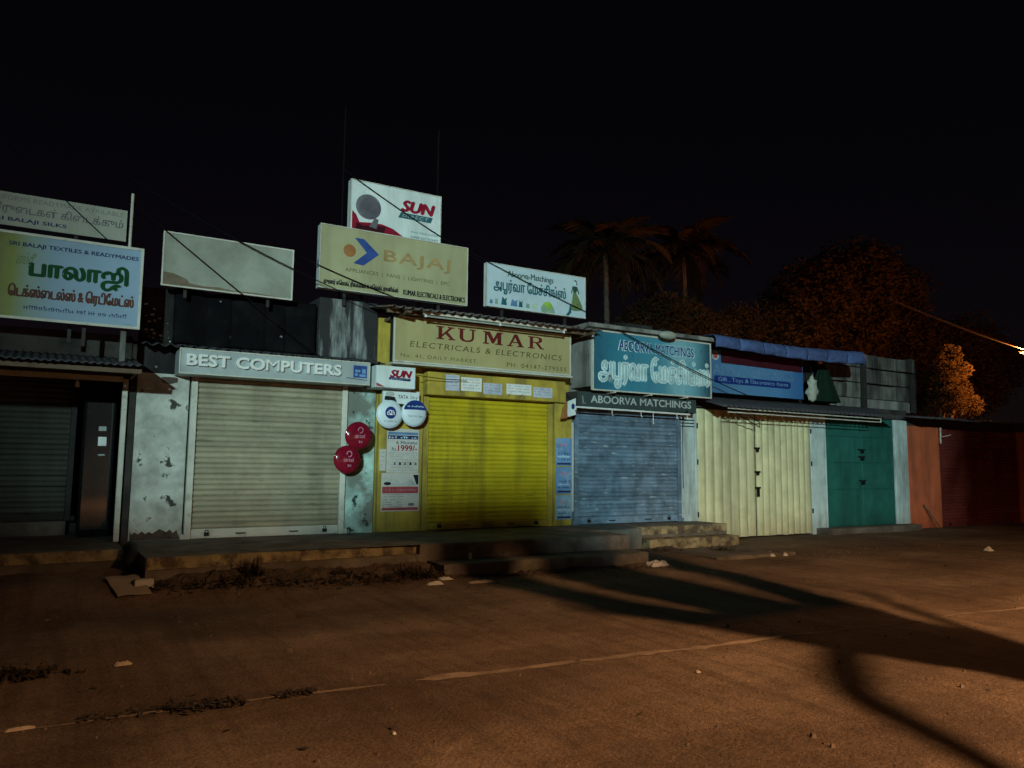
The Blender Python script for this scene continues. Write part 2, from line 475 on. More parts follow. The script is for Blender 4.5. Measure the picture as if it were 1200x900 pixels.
def ground_nodes():
    nt = ground_mat.node_tree
    N, L = nt.nodes, nt.links
    b = N['Principled BSDF']
    b.inputs['Roughness'].default_value = 0.93
    b.inputs['Specular IOR Level'].default_value = 0.25
    geo = N.new('ShaderNodeNewGeometry')
    pos = geo.outputs['Position']

    def nz(s, d=7.0, r=0.6, vec=None):
        t = N.new('ShaderNodeTexNoise')
        t.inputs['Scale'].default_value = s
        t.inputs['Detail'].default_value = d
        t.inputs['Roughness'].default_value = r
        L.new(vec or pos, t.inputs['Vector'])
        return t.outputs['Fac']

    def ramp(fac, *stops):
        r = N.new('ShaderNodeValToRGB')
        while len(r.color_ramp.elements) < len(stops):
            r.color_ramp.elements.new(0.5)
        for e, (p, c) in zip(r.color_ramp.elements, stops):
            e.position = p
            e.color = (*c, 1)
        L.new(fac, r.inputs['Fac'])
        return r.outputs['Color']

    def mix(fac, a, c, blend='MIX'):
        x = N.new('ShaderNodeMix')
        x.data_type = 'RGBA'
        x.blend_type = blend
        for sock, val in ((x.inputs[0], fac), (x.inputs[6], a), (x.inputs[7], c)):
            if isinstance(val, (int, float)):
                sock.default_value = val
            else:
                L.new(val, sock)
        return x.outputs[2]
    mp = N.new('ShaderNodeMapping')
    mp.inputs['Scale'].default_value = (0.22, 1.0, 1.0)      # wheel-swept bands along the street
    mp.inputs['Rotation'].default_value = (0, 0, R(4))
    L.new(pos, mp.inputs['Vector'])
    broad = ramp(nz(0.55, 5.0, 0.55), (0.30, (0.115, 0.076, 0.055)), (0.52, (0.165, 0.115, 0.082)), (0.72, (0.235, 0.175, 0.130)))
    bands = ramp(nz(0.8, 6.0, 0.6, mp.outputs[0]), (0.33, (0.72, 0.72, 0.72)), (0.66, (1.25, 1.25, 1.25)))
    c = mix(1.0, broad, bands, 'MULTIPLY')
    m3 = N.new('ShaderNodeMapping')
    m3.inputs['Scale'].default_value = (3.2, 0.16, 1.0)      # faint drag and tyre marks across the verge
    m3.inputs['Rotation'].default_value = (0, 0, R(-52))
    L.new(pos, m3.inputs['Vector'])
    tracks = ramp(nz(1.6, 5.0, 0.65, m3.outputs[0]), (0.36, (0.66, 0.64, 0.62)), (0.50, (1, 1, 1)), (0.70, (1.22, 1.21, 1.19)))
    c = mix(0.7, c, tracks, 'MULTIPLY')
    patch = ramp(nz(0.9, 3.0, 0.5), (0.46, (0.78, 0.76, 0.75)), (0.50, (1.06, 1.06, 1.05)))
    c = mix(0.6, c, patch, 'MULTIPLY')
    grit = ramp(nz(55.0, 3.0, 0.7), (0.30, (0.55, 0.55, 0.55)), (0.70, (1.45, 1.45, 1.45)))
    c = mix(0.8, c, grit, 'MULTIPLY')
    fine = ramp(nz(150.0, 2.0, 0.7), (0.32, (0.50, 0.50, 0.50)), (0.68, (1.6, 1.6, 1.6)))
    c = mix(0.45, c, fine, 'MULTIPLY')
    mid = ramp(nz(9.0, 6.0, 0.75), (0.34, (0.66, 0.64, 0.62)), (0.52, (1, 1, 1)), (0.70, (1.28, 1.28, 1.26)))
    c = mix(0.75, c, mid, 'MULTIPLY')
    spots = ramp(nz(4.5, 8.0, 0.7), (0.56, (1, 1, 1)), (0.72, (0.42, 0.39, 0.37)))
    c = mix(0.8, c, spots, 'MULTIPLY')
    vo = N.new('ShaderNodeTexVoronoi')
    vo.feature = 'DISTANCE_TO_EDGE'
    vo.inputs['Scale'].default_value = 0.42
    wob = N.new('ShaderNodeTexNoise')
    wob.inputs['Scale'].default_value = 1.4
    wob.inputs['Detail'].default_value = 6
    L.new(pos, wob.inputs['Vector'])
    ad = N.new('ShaderNodeMix')
    ad.data_type = 'VECTOR'
    ad.inputs[0].default_value = 0.25
    L.new(pos, ad.inputs[4])
    L.new(wob.outputs['Color'], ad.inputs[5])
    L.new(ad.outputs[1], vo.inputs['Vector'])
    crack = ramp(vo.outputs['Distance'], (0.0, (0.5, 0.48, 0.46)), (0.006, (1, 1, 1)))
    c = mix(0.35, c, crack, 'MULTIPLY')
    L.new(c, b.inputs['Base Color'])
    bp = N.new('ShaderNodeBump')
    bp.inputs['Strength'].default_value = 1.0
    bp.inputs['Distance'].default_value = 0.03
    L.new(nz(38.0, 6.0, 0.7), bp.inputs['Height'])
    L.new(bp.outputs[0], b.inputs['Normal'])


ground_nodes()


def gz(x, y):
    """Height of the ground: almost level, gently uneven, banked up against the shop platforms."""
    z = 0.022 * mnoise.noise(Vector((x * 0.55, y * 0.55, 1.7))) + 0.013 * mnoise.noise(Vector((x * 2.3, y * 2.3, 4.1)))
    if y > -3.0 and -8 < x < 9:
        t = min(1.0, (y + 3.0) / 1.0)
        k = max(0.0, min(1.0, (4.7 - x) / 0.8))
        z += (0.05 + 0.16 * k * (0.8 + 0.6 * mnoise.noise(Vector((x * 1.3, y * 2.0, 9))))) * t * t
    fade = max(0.0, 1.0 - max(0.0, abs(x - 8) - 18) / 10) * max(0.0, 1.0 - max(0.0, abs(y + 6) - 10) / 10)
    return z * fade


def axis(lo, hi, step, far):
    a = []
    k = lo
    while k < hi + 1e-6:
        a.append(k)
        k += step
    left, d = [], step
    x = lo
    while x > -far:
        d *= 1.45
        x -= d
        left.append(x)
    right, d = [], step
    x = hi
    while x < far:
        d *= 1.45
        x += d
        right.append(x)
    return list(reversed(left)) + a + right


gx, gy = axis(-3.0, 20.0, 0.16, 600), axis(-10.5, 0.2, 0.16, 600)
mb = MB()
mb.v = [(x, y, gz(x, y)) for y in gy for x in gx]
nx = len(gx)
mb.f = [(j * nx + i, j * nx + i + 1, (j + 1) * nx + i + 1, (j + 1) * nx + i) for j in range(len(gy) - 1) for i in range(nx - 1)]
me = bpy.data.meshes.new('ground')
me.from_pydata(mb.v, [], mb.f)
me.polygons.foreach_set('use_smooth', [True] * len(me.polygons))
me.materials.append(ground_mat)
ground = bpy.data.objects.new('ground', me)
COL.objects.link(ground)
structure(ground)
WLOC['ground'] = Vector((0, 0, 0))


def rough_slab(name, x0, x1, y0, y1, z0, z1, material, wear=0.02, parent=None, nseg=None, y0b=None):
    """A cement slab whose street edge is chipped and wavy. y0 is the street edge at x0, y0b at x1."""
    if y0b is None:
        y0b = y0
    n = nseg or max(4, int((x1 - x0) / 0.09))
    ys = []
    for i in range(n + 1):
        t = i / n
        x = x0 + (x1 - x0) * t
        w = wear * (0.7 * mnoise.noise(Vector((x * 3.1, y0 * 2, z1 * 9))) + 0.6 * mnoise.noise(Vector((x * 9.1, y0 * 3, z1 * 5))))
        ys.append((x, y0 + (y0b - y0) * t + w, z1 - abs(w) * 0.5))
    mb = MB()
    for (xa, ya, za), (xb, yb, zb) in zip(ys[:-1], ys[1:]):
        ch = 0.018
        mb.add([(xa, y1, z1), (xb, y1, z1), (xb, yb + ch, zb), (xa, ya + ch, za), (xb, yb, zb - ch), (xa, ya, za - ch), (xb, yb, z0), (xa, ya, z0)],
               [(0, 3, 2, 1), (3, 5, 4, 2), (5, 7, 6, 4)])
    xa, ya, za = ys[0]
    mb.add([(xa, y1, z1), (xa, y1, z0), (xa, ya, z0), (xa, ya, za)], [(0, 1, 2, 3)])
    xa, ya, za = ys[-1]
    mb.add([(xa, y1, z1), (xa, y1, z0), (xa, ya, z0), (xa, ya, za)], [(3, 2, 1, 0)])
    return mb.build(name, material, parent)


structure(rough_slab('platform', -7.0, 0.84, -1.10, 1.3, -0.05, 0.40, M['platform'], 0.03))
structure(rough_slab('platform', 0.97, 4.10, -2.06, 0.02, -0.05, 0.395, M['platform'], 0.035, y0b=-1.90))
structure(rough_slab('platform', 4.115, 7.55, -1.88, 0.02, -0.05, 0.39, M['platform'], 0.025))
structure(rough_slab('step', 4.25, 7.50, -2.36, -1.86, -0.05, 0.185, M['platform'], 0.03))
structure(rough_slab('platform', 7.56, 8.58, -0.95, 0.02, -0.05, 0.385, M['platform'], 0.05))
structure(rough_slab('platform', 8.59, 10.74, -0.78, 0.02, -0.05, 0.38, M['platform'], 0.03))
structure(rough_slab('step', 8.62, 10.70, -1.10, -0.77, -0.05, 0.20, M['ochreedge'], 0.04))
structure(rough_slab('slab', 8.75, 10.55, -2.45, -1.30, -0.05, 0.055, M['platform'], 0.06))
structure(rough_slab('threshold', 14.25, 17.62, -0.30, 0.02, -0.05, 0.13, M['platform'], 0.02))
# painted front bands of the platform edge
structure(rough_slab('painted_edge', 0.98, 4.09, -2.075, -2.00, 0.28, 0.402, M['ochreedge'], 0.035, y0b=-1.915))
structure(rough_slab('painted_edge', 8.60, 10.73, -0.80, -0.72, 0.25, 0.388, M['ochreedge'], 0.03))
structure(rough_slab('painted_edge', -7.0, 0.83, -1.12, -1.04, 0.29, 0.407, M['ochreedge'], 0.02))

# pale cement seam along the road, broken and half buried
random.seed(5)
mb = MB()
step = 0.05
xs_ = [-1.2 + i * step for i in range(int(17.2 / step))]
row = []
for x in xs_:
    y = -6.08 - 0.075 * x + 0.03 * mnoise.noise(Vector((x * 1.1, 0, 3))) + 0.012 * mnoise.noise(Vector((x * 6, 0, 8)))
    base_w = 0.050 if 2.2 < x < 5.4 else (0.030 if x >= 5.4 else 0.018)
    w = base_w * (0.75 + 0.9 * mnoise.noise(Vector((x * 2.7, 5, 1))) + 0.4 * mnoise.noise(Vector((x * 9, 2, 1))))
    row.append((x, y, w))
for (xa, ya, wa), (xb, yb, wb) in zip(row[:-1], row[1:]):
    if wa > 0.008 and wb > 0.008:
        mb.add([(xa, ya - wa, gz(xa, ya - wa) + 0.004), (xb, yb - wb, gz(xb, yb - wb) + 0.004), (xb, yb + wb, gz(xb, yb + wb) + 0.004), (xa, ya + wa, gz(xa, ya + wa) + 0.004)], [(0, 1, 2, 3)])
structure(mb.build('road_seam', M['seam']))

# ------------------------------------------------------------------ shop row
def make_shutter(parent, x0, x1, z0, z1, y, n, mslat, mrail, name='roller_shutter', rail_w=0.07, bottom=0.10, label=None):
    """Roller shutter: guide rails and bottom rail in one mesh, every slat a piece of its own below it."""
    sh = boxo(name, x0 - rail_w * 0.5, x1 + rail_w * 0.5, y + 0.052, y + 0.06, z0, z1, M['darkwall'], parent)
    for s in (-1, 1):
        xa = x0 - rail_w if s < 0 else x1
        boxo('guide_rail', xa, xa + rail_w, y - 0.05, y + 0.05, z0 - 0.01, z1, mrail, sh, 0.006)
        xf = x0 - rail_w - 0.05 if s < 0 else x1 + rail_w + 0.001
        boxo('rail_foot', xf, xf + 0.049, y - 0.06, y + 0.03, z0 - 0.01, z0 + 0.06, mrail, sh, 0.006)
    if label:
        sh['label'] = label
    br = MB().box(x0 + 0.004, x1 - 0.004, y - 0.022, y + 0.012, z0, z0 + bottom)
    br.box(x0 + 0.004, x1 - 0.004, y - 0.045, y - 0.022, z0, z0 + 0.02)
    br.build('bottom_rail', mrail, sh, bevel=0.004)
    for cx in (x0 + (x1 - x0) * 0.10, x1 - (x1 - x0) * 0.10):
        lk = MB().box(cx - 0.03, cx + 0.03, y - 0.05, y - 0.022, z0 + 0.03, z0 + 0.075)
        lk.tube([(cx - 0.018, y - 0.036, z0 + 0.075), (cx - 0.018, y - 0.036, z0 + 0.105), (cx + 0.018, y - 0.036, z0 + 0.105), (cx + 0.018, y - 0.036, z0 + 0.075)], 0.006, 6)
        lk.build('padlock', M['iron'], sh)
    for cx in (x0 + (x1 - x0) * 0.32, x0 + (x1 - x0) * 0.68):
        MB().tube([(cx - 0.06, y - 0.022, z0 + 0.055), (cx - 0.05, y - 0.06, z0 + 0.055), (cx + 0.05, y - 0.06, z0 + 0.055), (cx + 0.06, y - 0.022, z0 + 0.055)], 0.008, 6).build('lift_handle', M['iron'], sh)
    ph = (z1 - z0 - bottom) / n
    w2 = (x1 - x0) / 2 - 0.004
    prof = [(0.006, 0.0), (-0.004, 0.10), (-0.013, 0.30), (-0.015, 0.50), (-0.011, 0.74), (0.002, 0.90), (0.008, 1.0)]
    me = bpy.data.meshes.new('slat')
    vs = [(sx * w2, yy, (t - 0.5) * ph) for yy, t in prof for sx in (-1, 1)]
    me.from_pydata(vs, [], [(2 * i, 2 * i + 1, 2 * i + 3, 2 * i + 2) for i in range(len(prof) - 1)])
    me.polygons.foreach_set('use_smooth', [True] * len(me.polygons))
    me.materials.append(mslat)
    for i in range(n):
        o = bpy.data.objects.new('slat', me)
        COL.objects.link(o)
        o.parent = sh
        o.location = Vector(((x0 + x1) / 2, y + random.uniform(-0.004, 0.004), z0 + bottom + (i + 0.5) * ph)) - WLOC[sh.name]
        o.rotation_euler = (random.uniform(-0.10, 0.10), random.uniform(-0.0012, 0.0012), random.uniform(-0.002, 0.002))
    return sh


def shell(root, x0, x1, ztop, ox0, ox1, oz1, wm, yf=0.0, depth=5.0, zb=-0.05, lm=None, rm=None, topm=None, roofm=None, backy=None):
    """Walls round one shop opening: two piers, lintel, side and back walls, roof slab."""
    if ox0 > x0:
        boxo('wall', x0, ox0, yf, yf + 0.32, zb, oz1, lm or wm, root, 0.012)
    if x1 > ox1:
        boxo('wall', ox1, x1, yf, yf + 0.32, zb, oz1, rm or wm, root, 0.012)
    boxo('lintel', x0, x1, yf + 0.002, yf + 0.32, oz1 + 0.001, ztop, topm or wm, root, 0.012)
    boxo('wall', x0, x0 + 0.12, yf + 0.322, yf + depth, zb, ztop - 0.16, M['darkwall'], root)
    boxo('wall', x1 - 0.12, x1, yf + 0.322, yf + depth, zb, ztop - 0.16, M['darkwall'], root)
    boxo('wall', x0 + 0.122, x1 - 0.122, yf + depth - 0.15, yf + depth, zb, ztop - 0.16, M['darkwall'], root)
    boxo('roof', x0, x1, yf + 0.322, yf + depth + 0.1, ztop - 0.158, ztop - 0.03, roofm or M['concrete'], root)


def corrugated(name, x0, x1, ya, za, yb, zb, material, parent=None, pitch=0.14, amp=0.02, jag=0.0, thick=0.004):
    n = int((x1 - x0) / pitch) * 6

    def fn(u, v):
        x = x0 + (x1 - x0) * u
        j = jag * mnoise.noise(Vector((math.floor(x / 0.8) * 3.7, 2.0, 1.0))) * (1 - v)
        return (x, ya + (yb - ya) * v + j, za + (zb - za) * v + amp * math.sin(2 * math.pi * x / pitch) + 0.6 * j)
    return MB().grid(fn, n, 4).build(name, material, parent, smooth=True, solid=thick)


random.seed(21)
# --- far left: dark recessed textile shop
shopA = thing('shop_building', (-3.0, 0, 0), 'dark recessed shop at the far left with its grey shutter set back', 'shop')
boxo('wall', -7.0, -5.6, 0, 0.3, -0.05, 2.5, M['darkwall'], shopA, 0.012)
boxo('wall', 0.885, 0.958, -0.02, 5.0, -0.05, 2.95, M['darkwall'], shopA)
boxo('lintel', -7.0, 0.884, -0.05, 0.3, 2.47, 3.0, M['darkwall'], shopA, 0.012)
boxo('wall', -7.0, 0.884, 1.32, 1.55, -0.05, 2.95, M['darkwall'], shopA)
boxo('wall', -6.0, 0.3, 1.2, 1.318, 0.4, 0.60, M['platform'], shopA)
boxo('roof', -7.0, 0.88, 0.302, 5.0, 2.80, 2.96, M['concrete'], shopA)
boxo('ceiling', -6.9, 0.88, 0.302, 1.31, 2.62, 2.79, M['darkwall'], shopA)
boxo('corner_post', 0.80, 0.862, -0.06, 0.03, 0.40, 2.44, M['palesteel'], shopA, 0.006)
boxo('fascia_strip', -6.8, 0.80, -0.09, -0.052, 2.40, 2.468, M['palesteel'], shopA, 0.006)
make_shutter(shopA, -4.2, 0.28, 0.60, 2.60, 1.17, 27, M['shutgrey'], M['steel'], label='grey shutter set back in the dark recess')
cab = thing('display_cabinet', (0.60, 0.85, 0.4), 'narrow dark glass display cabinet inside the recess beside the corner post', 'cabinet')
boxo('cabinet_body', 0.42, 0.80, 0.72, 1.10, 0.41, 2.25, M['cable'], cab, 0.01)
boxo('glass_pane', 0.45, 0.77, 0.712, 0.719, 0.50, 2.18, M['glass'], cab)
boxo('glint_patch', 0.60, 0.70, 0.700, 0.708, 1.60, 1.72, ink('white', None), cab)  # pale patches paint the lamp reflections in the glass
boxo('glint_patch', 0.60, 0.69, 0.700, 0.708, 1.80, 1.86, ink('silver', None), cab)
boxo('glint_patch', 0.61, 0.69, 0.700, 0.708, 1.47, 1.49, ink('silver', None), cab)
MB().tube([(0.30, 0.2, 2.61), (0.30, 0.2, 2.40)], 0.004, 6).tube([(0.30, 0.2, 2.40), (0.30, 0.2, 2.33)], [0.022, 0.028], 10).build('bulb_holder', M['plastic_white'], shopA)
corrugated('awning_sheet', -7.0, 0.93, -1.15, 2.50, 0.02, 2.72, M['darktin'], shopA, jag=0.03, amp=0.009, pitch=0.08)
boxo('awning_beam', -7.0, 0.92, -1.02, -0.96, 2.42, 2.475, M['wood'], shopA, 0.006)
boxo('awning_strut', 0.86, 0.90, -0.96, -0.02, 2.44, 2.48, M['wood'], shopA)

# --- white washed shop with the beige shutter
shopB = thing('shop_building', (2.6, 0, 0), 'white washed stained shop front around a beige roller shutter', 'shop')
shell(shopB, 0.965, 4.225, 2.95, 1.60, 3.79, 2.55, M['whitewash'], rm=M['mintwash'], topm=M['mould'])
make_shutter(shopB, 1.70, 3.69, 0.40, 2.54, 0.0, 28, M['shutbeige'], M['palesteel'], rail_w=0.08, bottom=0.12, label='beige roller shutter with pale bottom rail')
# broken plaster at the foot of the left pier
mb = MB()
pts = [(0.985, 0.40), (0.985, 0.52)]
for i in range(14):
    pts.append((1.0 + i * 0.041, 0.49 + 0.06 * mnoise.noise(Vector((i * 0.9, 3.3, 0))) + random.uniform(-0.03, 0.03)))
pts += [(1.57, 0.40)]
mb.poly(pts, -0.012, 0.004)
mb.build('exposed_brick_patch', M['brick'], shopB)
mb = MB()
pts = []
for i in range(20):
    t = 2 * math.pi * i / 20
    k = 1 + 0.35 * mnoise.noise(Vector((math.cos(t) * 1.6, math.sin(t) * 1.6, 7)))
    pts.append((1.35 + 0.10 * k * math.cos(t), 2.47 + 0.05 * k * math.sin(t)))
mb.poly(pts, -0.008, 0.004)
mb.build('plaster_hole', M['brick'], shopB)
# parapet above: mouldy wall under black tarpaulin, pale peeling block at right
boxo('parapet', 0.97, 3.30, 0.05, 0.30, 2.951, 3.69, M['mould'], shopB, 0.02)
boxo('parapet', 3.31, 4.22, 0.0, 0.55, 2.951, 3.83, M['peeling'], shopB, 0.02)
corrugated('coping_sheet', 0.97, 4.20, -0.42, 2.87, 0.03, 2.945, M['darktin'], shopB, jag=0.04)


def tarp_fn(u, v):
    x = 1.36 + (3.26 - 1.36) * u
    z = 3.70 - 0.74 * v + 0.03 * mnoise.noise(Vector((x * 3, 0, 5)))
    fold = abs(math.sin((u + 0.035 * math.sin(u * 17)) * math.pi * 5.0)) ** 0.55
    return (x, 0.04 - 0.055 * fold - 0.02 * mnoise.noise(Vector((x * 5, z * 5, 1))) - 0.03 * v, z)


tag(MB().grid(tarp_fn, 90, 16).build('tarpaulin', M['tarpblack'], smooth=True, solid=0.006), 'black tarpaulin hung in five folds over the parapet above the beige shutter', 'tarpaulin')
mb = MB()
for i in range(26):
    a = random.uniform(0.98, 1.32)
    z = random.uniform(2.98, 3.12) if i % 3 else random.uniform(3.2, 3.5)
    s = random.uniform(0.006, 0.028)
    mb.add([(a, 0.042, z), (a + s * 2, 0.035, z + random.uniform(-0.02, 0.02)), (a + s * 1.6, 0.03, z + s), (a + s * 0.3, 0.038, z + s * 0.8)], [(0, 1, 2, 3)])
mb.build('flaking_plaster', M['whitewash'], shopB)

# --- yellow shop
shopC = thing('shop_building', (6.05, 0, 0), 'yellow painted shop front around a bright yellow roller shutter', 'shop')
shell(shopC, 4.235, 7.775, 3.62, 4.98, 7.40, 2.46, M['yellowwall'])
make_shutter(shopC, 5.08, 7.31, 0.40, 2.45, 0.0, 28, M['shutyellow'], M['yellowwall'], rail_w=0.09, label='bright yellow roller shutter with dark brush stains')
boxo('pier_face', 4.25, 4.96, -0.10, -0.001, 0.395, 2.45, M['yellowwall'], shopC, 0.01)
boxo('lintel_band', 4.98, 7.56, -0.20, -0.001, 2.47, 2.83, M['yellowwall'], shopC, 0.015)
boxo('pier_face', 7.41, 7.76, -0.10, -0.001, 0.39, 2.46, M['yellowwall'], shopC, 0.01)
tin = corrugated('tin_roof', 4.05, 7.80, -0.95, 3.63, 1.4, 3.98, M['tin'], shopC, jag=0.06)
boxo('roof_beam', 4.1, 7.75, -0.70, -0.63, 3.575, 3.63, M['wood'], shopC, 0.006)
boxo('rafter', 4.32, 4.38, -0.9, 0.0, 3.56, 3.60, M['wood'], shopC)
boxo('rafter', 7.60, 7.66, -0.9, 0.0, 3.56, 3.60, M['wood'], shopC)

# --- blue shuttered shop
shopD = thing('shop_building', (9.25, 0, 0), 'grey concrete shop front around a scratched blue roller shutter', 'shop')
shell(shopD, 7.785, 10.74, 3.74, 7.86, 10.34, 2.42, M['palepier'], topm=M['concrete'], lm=M['concrete'])
make_shutter(shopD, 7.95, 10.26, 0.395, 2.41, 0.0, 27, M['shutblue'], M['steelblue'] if 'steelblue' in M else M['shutblue'], rail_w=0.08, bottom=0.12, label='scratched blue roller shutter')
boxo('sign_box_shell', 7.80, 10.56, -0.56, 0.0, 2.74, 3.735, M['concrete'], shopD, 0.012)
boxo('roof_slab', 7.72, 10.70, -0.66, 0.6, 3.745, 3.82, M['concrete'], shopD, 0.015)
boxo('roof_slab', 8.80, 9.62, -0.10, 0.6, 3.825, 4.02, M['mould'], shopD, 0.02)
mb = MB()
for z in (2.30, 2.24, 2.18):
    mb.tube([(10.36, -0.03, z), (10.70, -0.03, z)], 0.008, 6)
mb.tube([(10.40, -0.03, 2.36), (10.40, -0.03, 1.0)], 0.006, 6)
mb.build('conduit', M['iron'], shopD)

# --- cream folding doors
shopE = thing('shop_building', (12.5, 0, 0), 'low shop front with cream ribbed double doors under a tin eave', 'shop')
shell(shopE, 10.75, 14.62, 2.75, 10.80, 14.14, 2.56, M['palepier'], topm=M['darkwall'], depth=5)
boxo('upper_wall', 10.76, 14.60, 0.10, 0.35, 2.752, 3.86, M['mould'], shopE, 0.02)


def plank_leaf(x0, x1, n, name):
    leaf = boxo(name, x0, x1, 0.028, 0.05, 0.03, 2.54, M['creamdoor'], shopE)
    p = (x1 - x0) / n
    me = bpy.data.meshes.new('plank')
    prof = [(-0.5, 0.026), (-0.46, 0.010), (-0.38, -0.008), (-0.10, -0.022), (0.12, -0.022), (0.36, -0.006), (0.45, 0.012), (0.5, 0.026)]
    vs = [(u * p * 0.97, yy, zz) for u, yy in prof for zz in (-1.25, 1.25)]
    me.from_pydata(vs, [], [(2 * i, 2 * i + 2, 2 * i + 3, 2 * i + 1) for i in range(len(prof) - 1)])
    me.materials.append(M['creamdoor'])
    for i in range(n):
        o = bpy.data.objects.new('plank', me)
        COL.objects.link(o)
        o.parent = leaf
        o.location = Vector((x0 + (i + 0.5) * p, random.uniform(-0.004, 0.004), 1.285 + random.uniform(-0.006, 0.006))) - WLOC[leaf.name]
        o.rotation_euler = (0, 0, random.uniform(-0.03, 0.03))
    return leaf


ld = plank_leaf(10.81, 12.42, 7, 'door')
rd = plank_leaf(12.47, 14.13, 9, 'door')
for z, h in ((1.78, 0.06), (1.30, 0.05), (0.98, 0.16)):
    MB().box(12.36, 12.52, -0.035, -0.013, z, z + 0.035).box(12.41, 12.47, -0.05, -0.036, z - h, z + 0.02).build('hasp', M['iron'], ld)
for z in (0.5, 1.5, 2.2):
    MB().tube([(10.80, -0.012, z - 0.05), (10.80, -0.012, z + 0.05)], 0.014, 8).build('hinge', M['iron'], ld)
    MB().tube([(14.14, -0.012, z - 0.05), (14.14, -0.012, z + 0.05)], 0.014, 8).build('hinge', M['iron'], rd)
eave = corrugated('tin_eave', 10.60, 16.1, -0.95, 2.52, 0.1, 2.80, M['darktin'], shopE, jag=0.05)
mb = MB()
for zz in (2.47, 2.40):
    mb.tube([(10.75, -0.86, zz + 0.02), (15.35, -0.86, zz)], 0.012, 6)
mb.tube([(15.35, -0.86, 2.47), (15.35, -0.86, 2.40)], 0.012, 6)
mb.build('eave_rail', M['palesteel'], shopE)
mb = MB()
mb.tube([(10.9, -0.8, 2.46), (12.1, -0.4, 2.20), (12.1, -0.4, 2.30), (11.6, -0.55, 2.42)], 0.010, 6)
mb.build('wire_bracket', M['iron'], shopE)

# --- green doors
shopF = thing('shop_building', (16.1, 0, 0), 'shop front with dark green double doors between pale piers', 'shop')
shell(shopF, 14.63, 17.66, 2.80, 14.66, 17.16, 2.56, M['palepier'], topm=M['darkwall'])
for x0, x1 in ((14.67, 15.90), (15.91, 17.15)):
    d = boxo('door', x0, x1, 0.05, 0.09, 0.13, 2.55, M['greendoor'], shopF)
    for z0, z1 in ((0.15, 0.93), (0.95, 1.52), (1.54, 2.10), (2.12, 2.53)):
        boxo('panel', x0 + 0.02, x1 - 0.02, 0.028, 0.049, z0, z1, M['greendoor'], d, 0.01)
    if x0 < 15:
        for z in (1.82, 1.66, 1.12):
            MB().box(15.78, 16.02, 0.0, 0.027, z, z + 0.03).box(15.86, 15.95, -0.02, -0.001, z - 0.07, z + 0.02).build('latch', M['iron'], d)
# block parapet standing above the green doors
par = thing('parapet_wall', (16.7, 0.35, 2.8), 'grey block parapet wall with dark posts above the green doors', 'wall')
me = None
for row in range(3):
    x = 14.66 + (0.25 if row % 2 else 0.0)
    while x < 18.55:
        w = min(0.62, 18.6 - x)
        zt = 3.06 + row * 0.37
        if not (row == 2 and (x < 15.1)):
            boxo('block', x, x + w - 0.012, 0.30 + random.uniform(-0.012, 0.012), 0.50, zt, zt + 0.36 - random.uniform(0, 0.03 if row < 2 else 0.09), M['blockwall'], par, 0.018)
        x += w
boxo('plinth', 14.64, 18.62, 0.34, 0.52, 2.79, 3.055, M['concrete'], par, 0.02)
for px in (16.35, 18.30):
    boxo('post', px, px + 0.09, 0.18, 0.285, 2.79, 4.0 if px < 17 else 3.75, M['steel'], par, 0.006)

# --- orange wall and dark red shutter
shopG = thing('shop_building', (20.6, 0, 0), 'orange painted shop front at the far right around a dark red shutter', 'shop')
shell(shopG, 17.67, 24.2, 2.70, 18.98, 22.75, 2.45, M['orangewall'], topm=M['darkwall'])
make_shutter(shopG, 19.05, 22.68, 0.0, 2.44, 0.10, 30, M['shutred'], M['shutred'], rail_w=0.07, label='dark red shutter in shade')
corrugated('tin_roof', 17.2, 24.6, -0.95, 2.56, 3.0, 3.0, M['darktin'], shopG, jag=0.05)
MB().tube([(18.98, -0.05, 2.44), (18.96, -0.05, 2.05)], 0.02, 8).tube([(18.98, -0.05, 2.2), (18.98, -0.3, 2.25)], 0.012, 6).build('lamp_bracket', M['palesteel'], shopG)
o = MB().tube([(18.13, -0.05, 0.56), (18.50, -0.22, 0.01)], 0.018, 8).build('stick', M['wood'])
tag(o, 'thin stick leaning against the orange wall', 'stick')

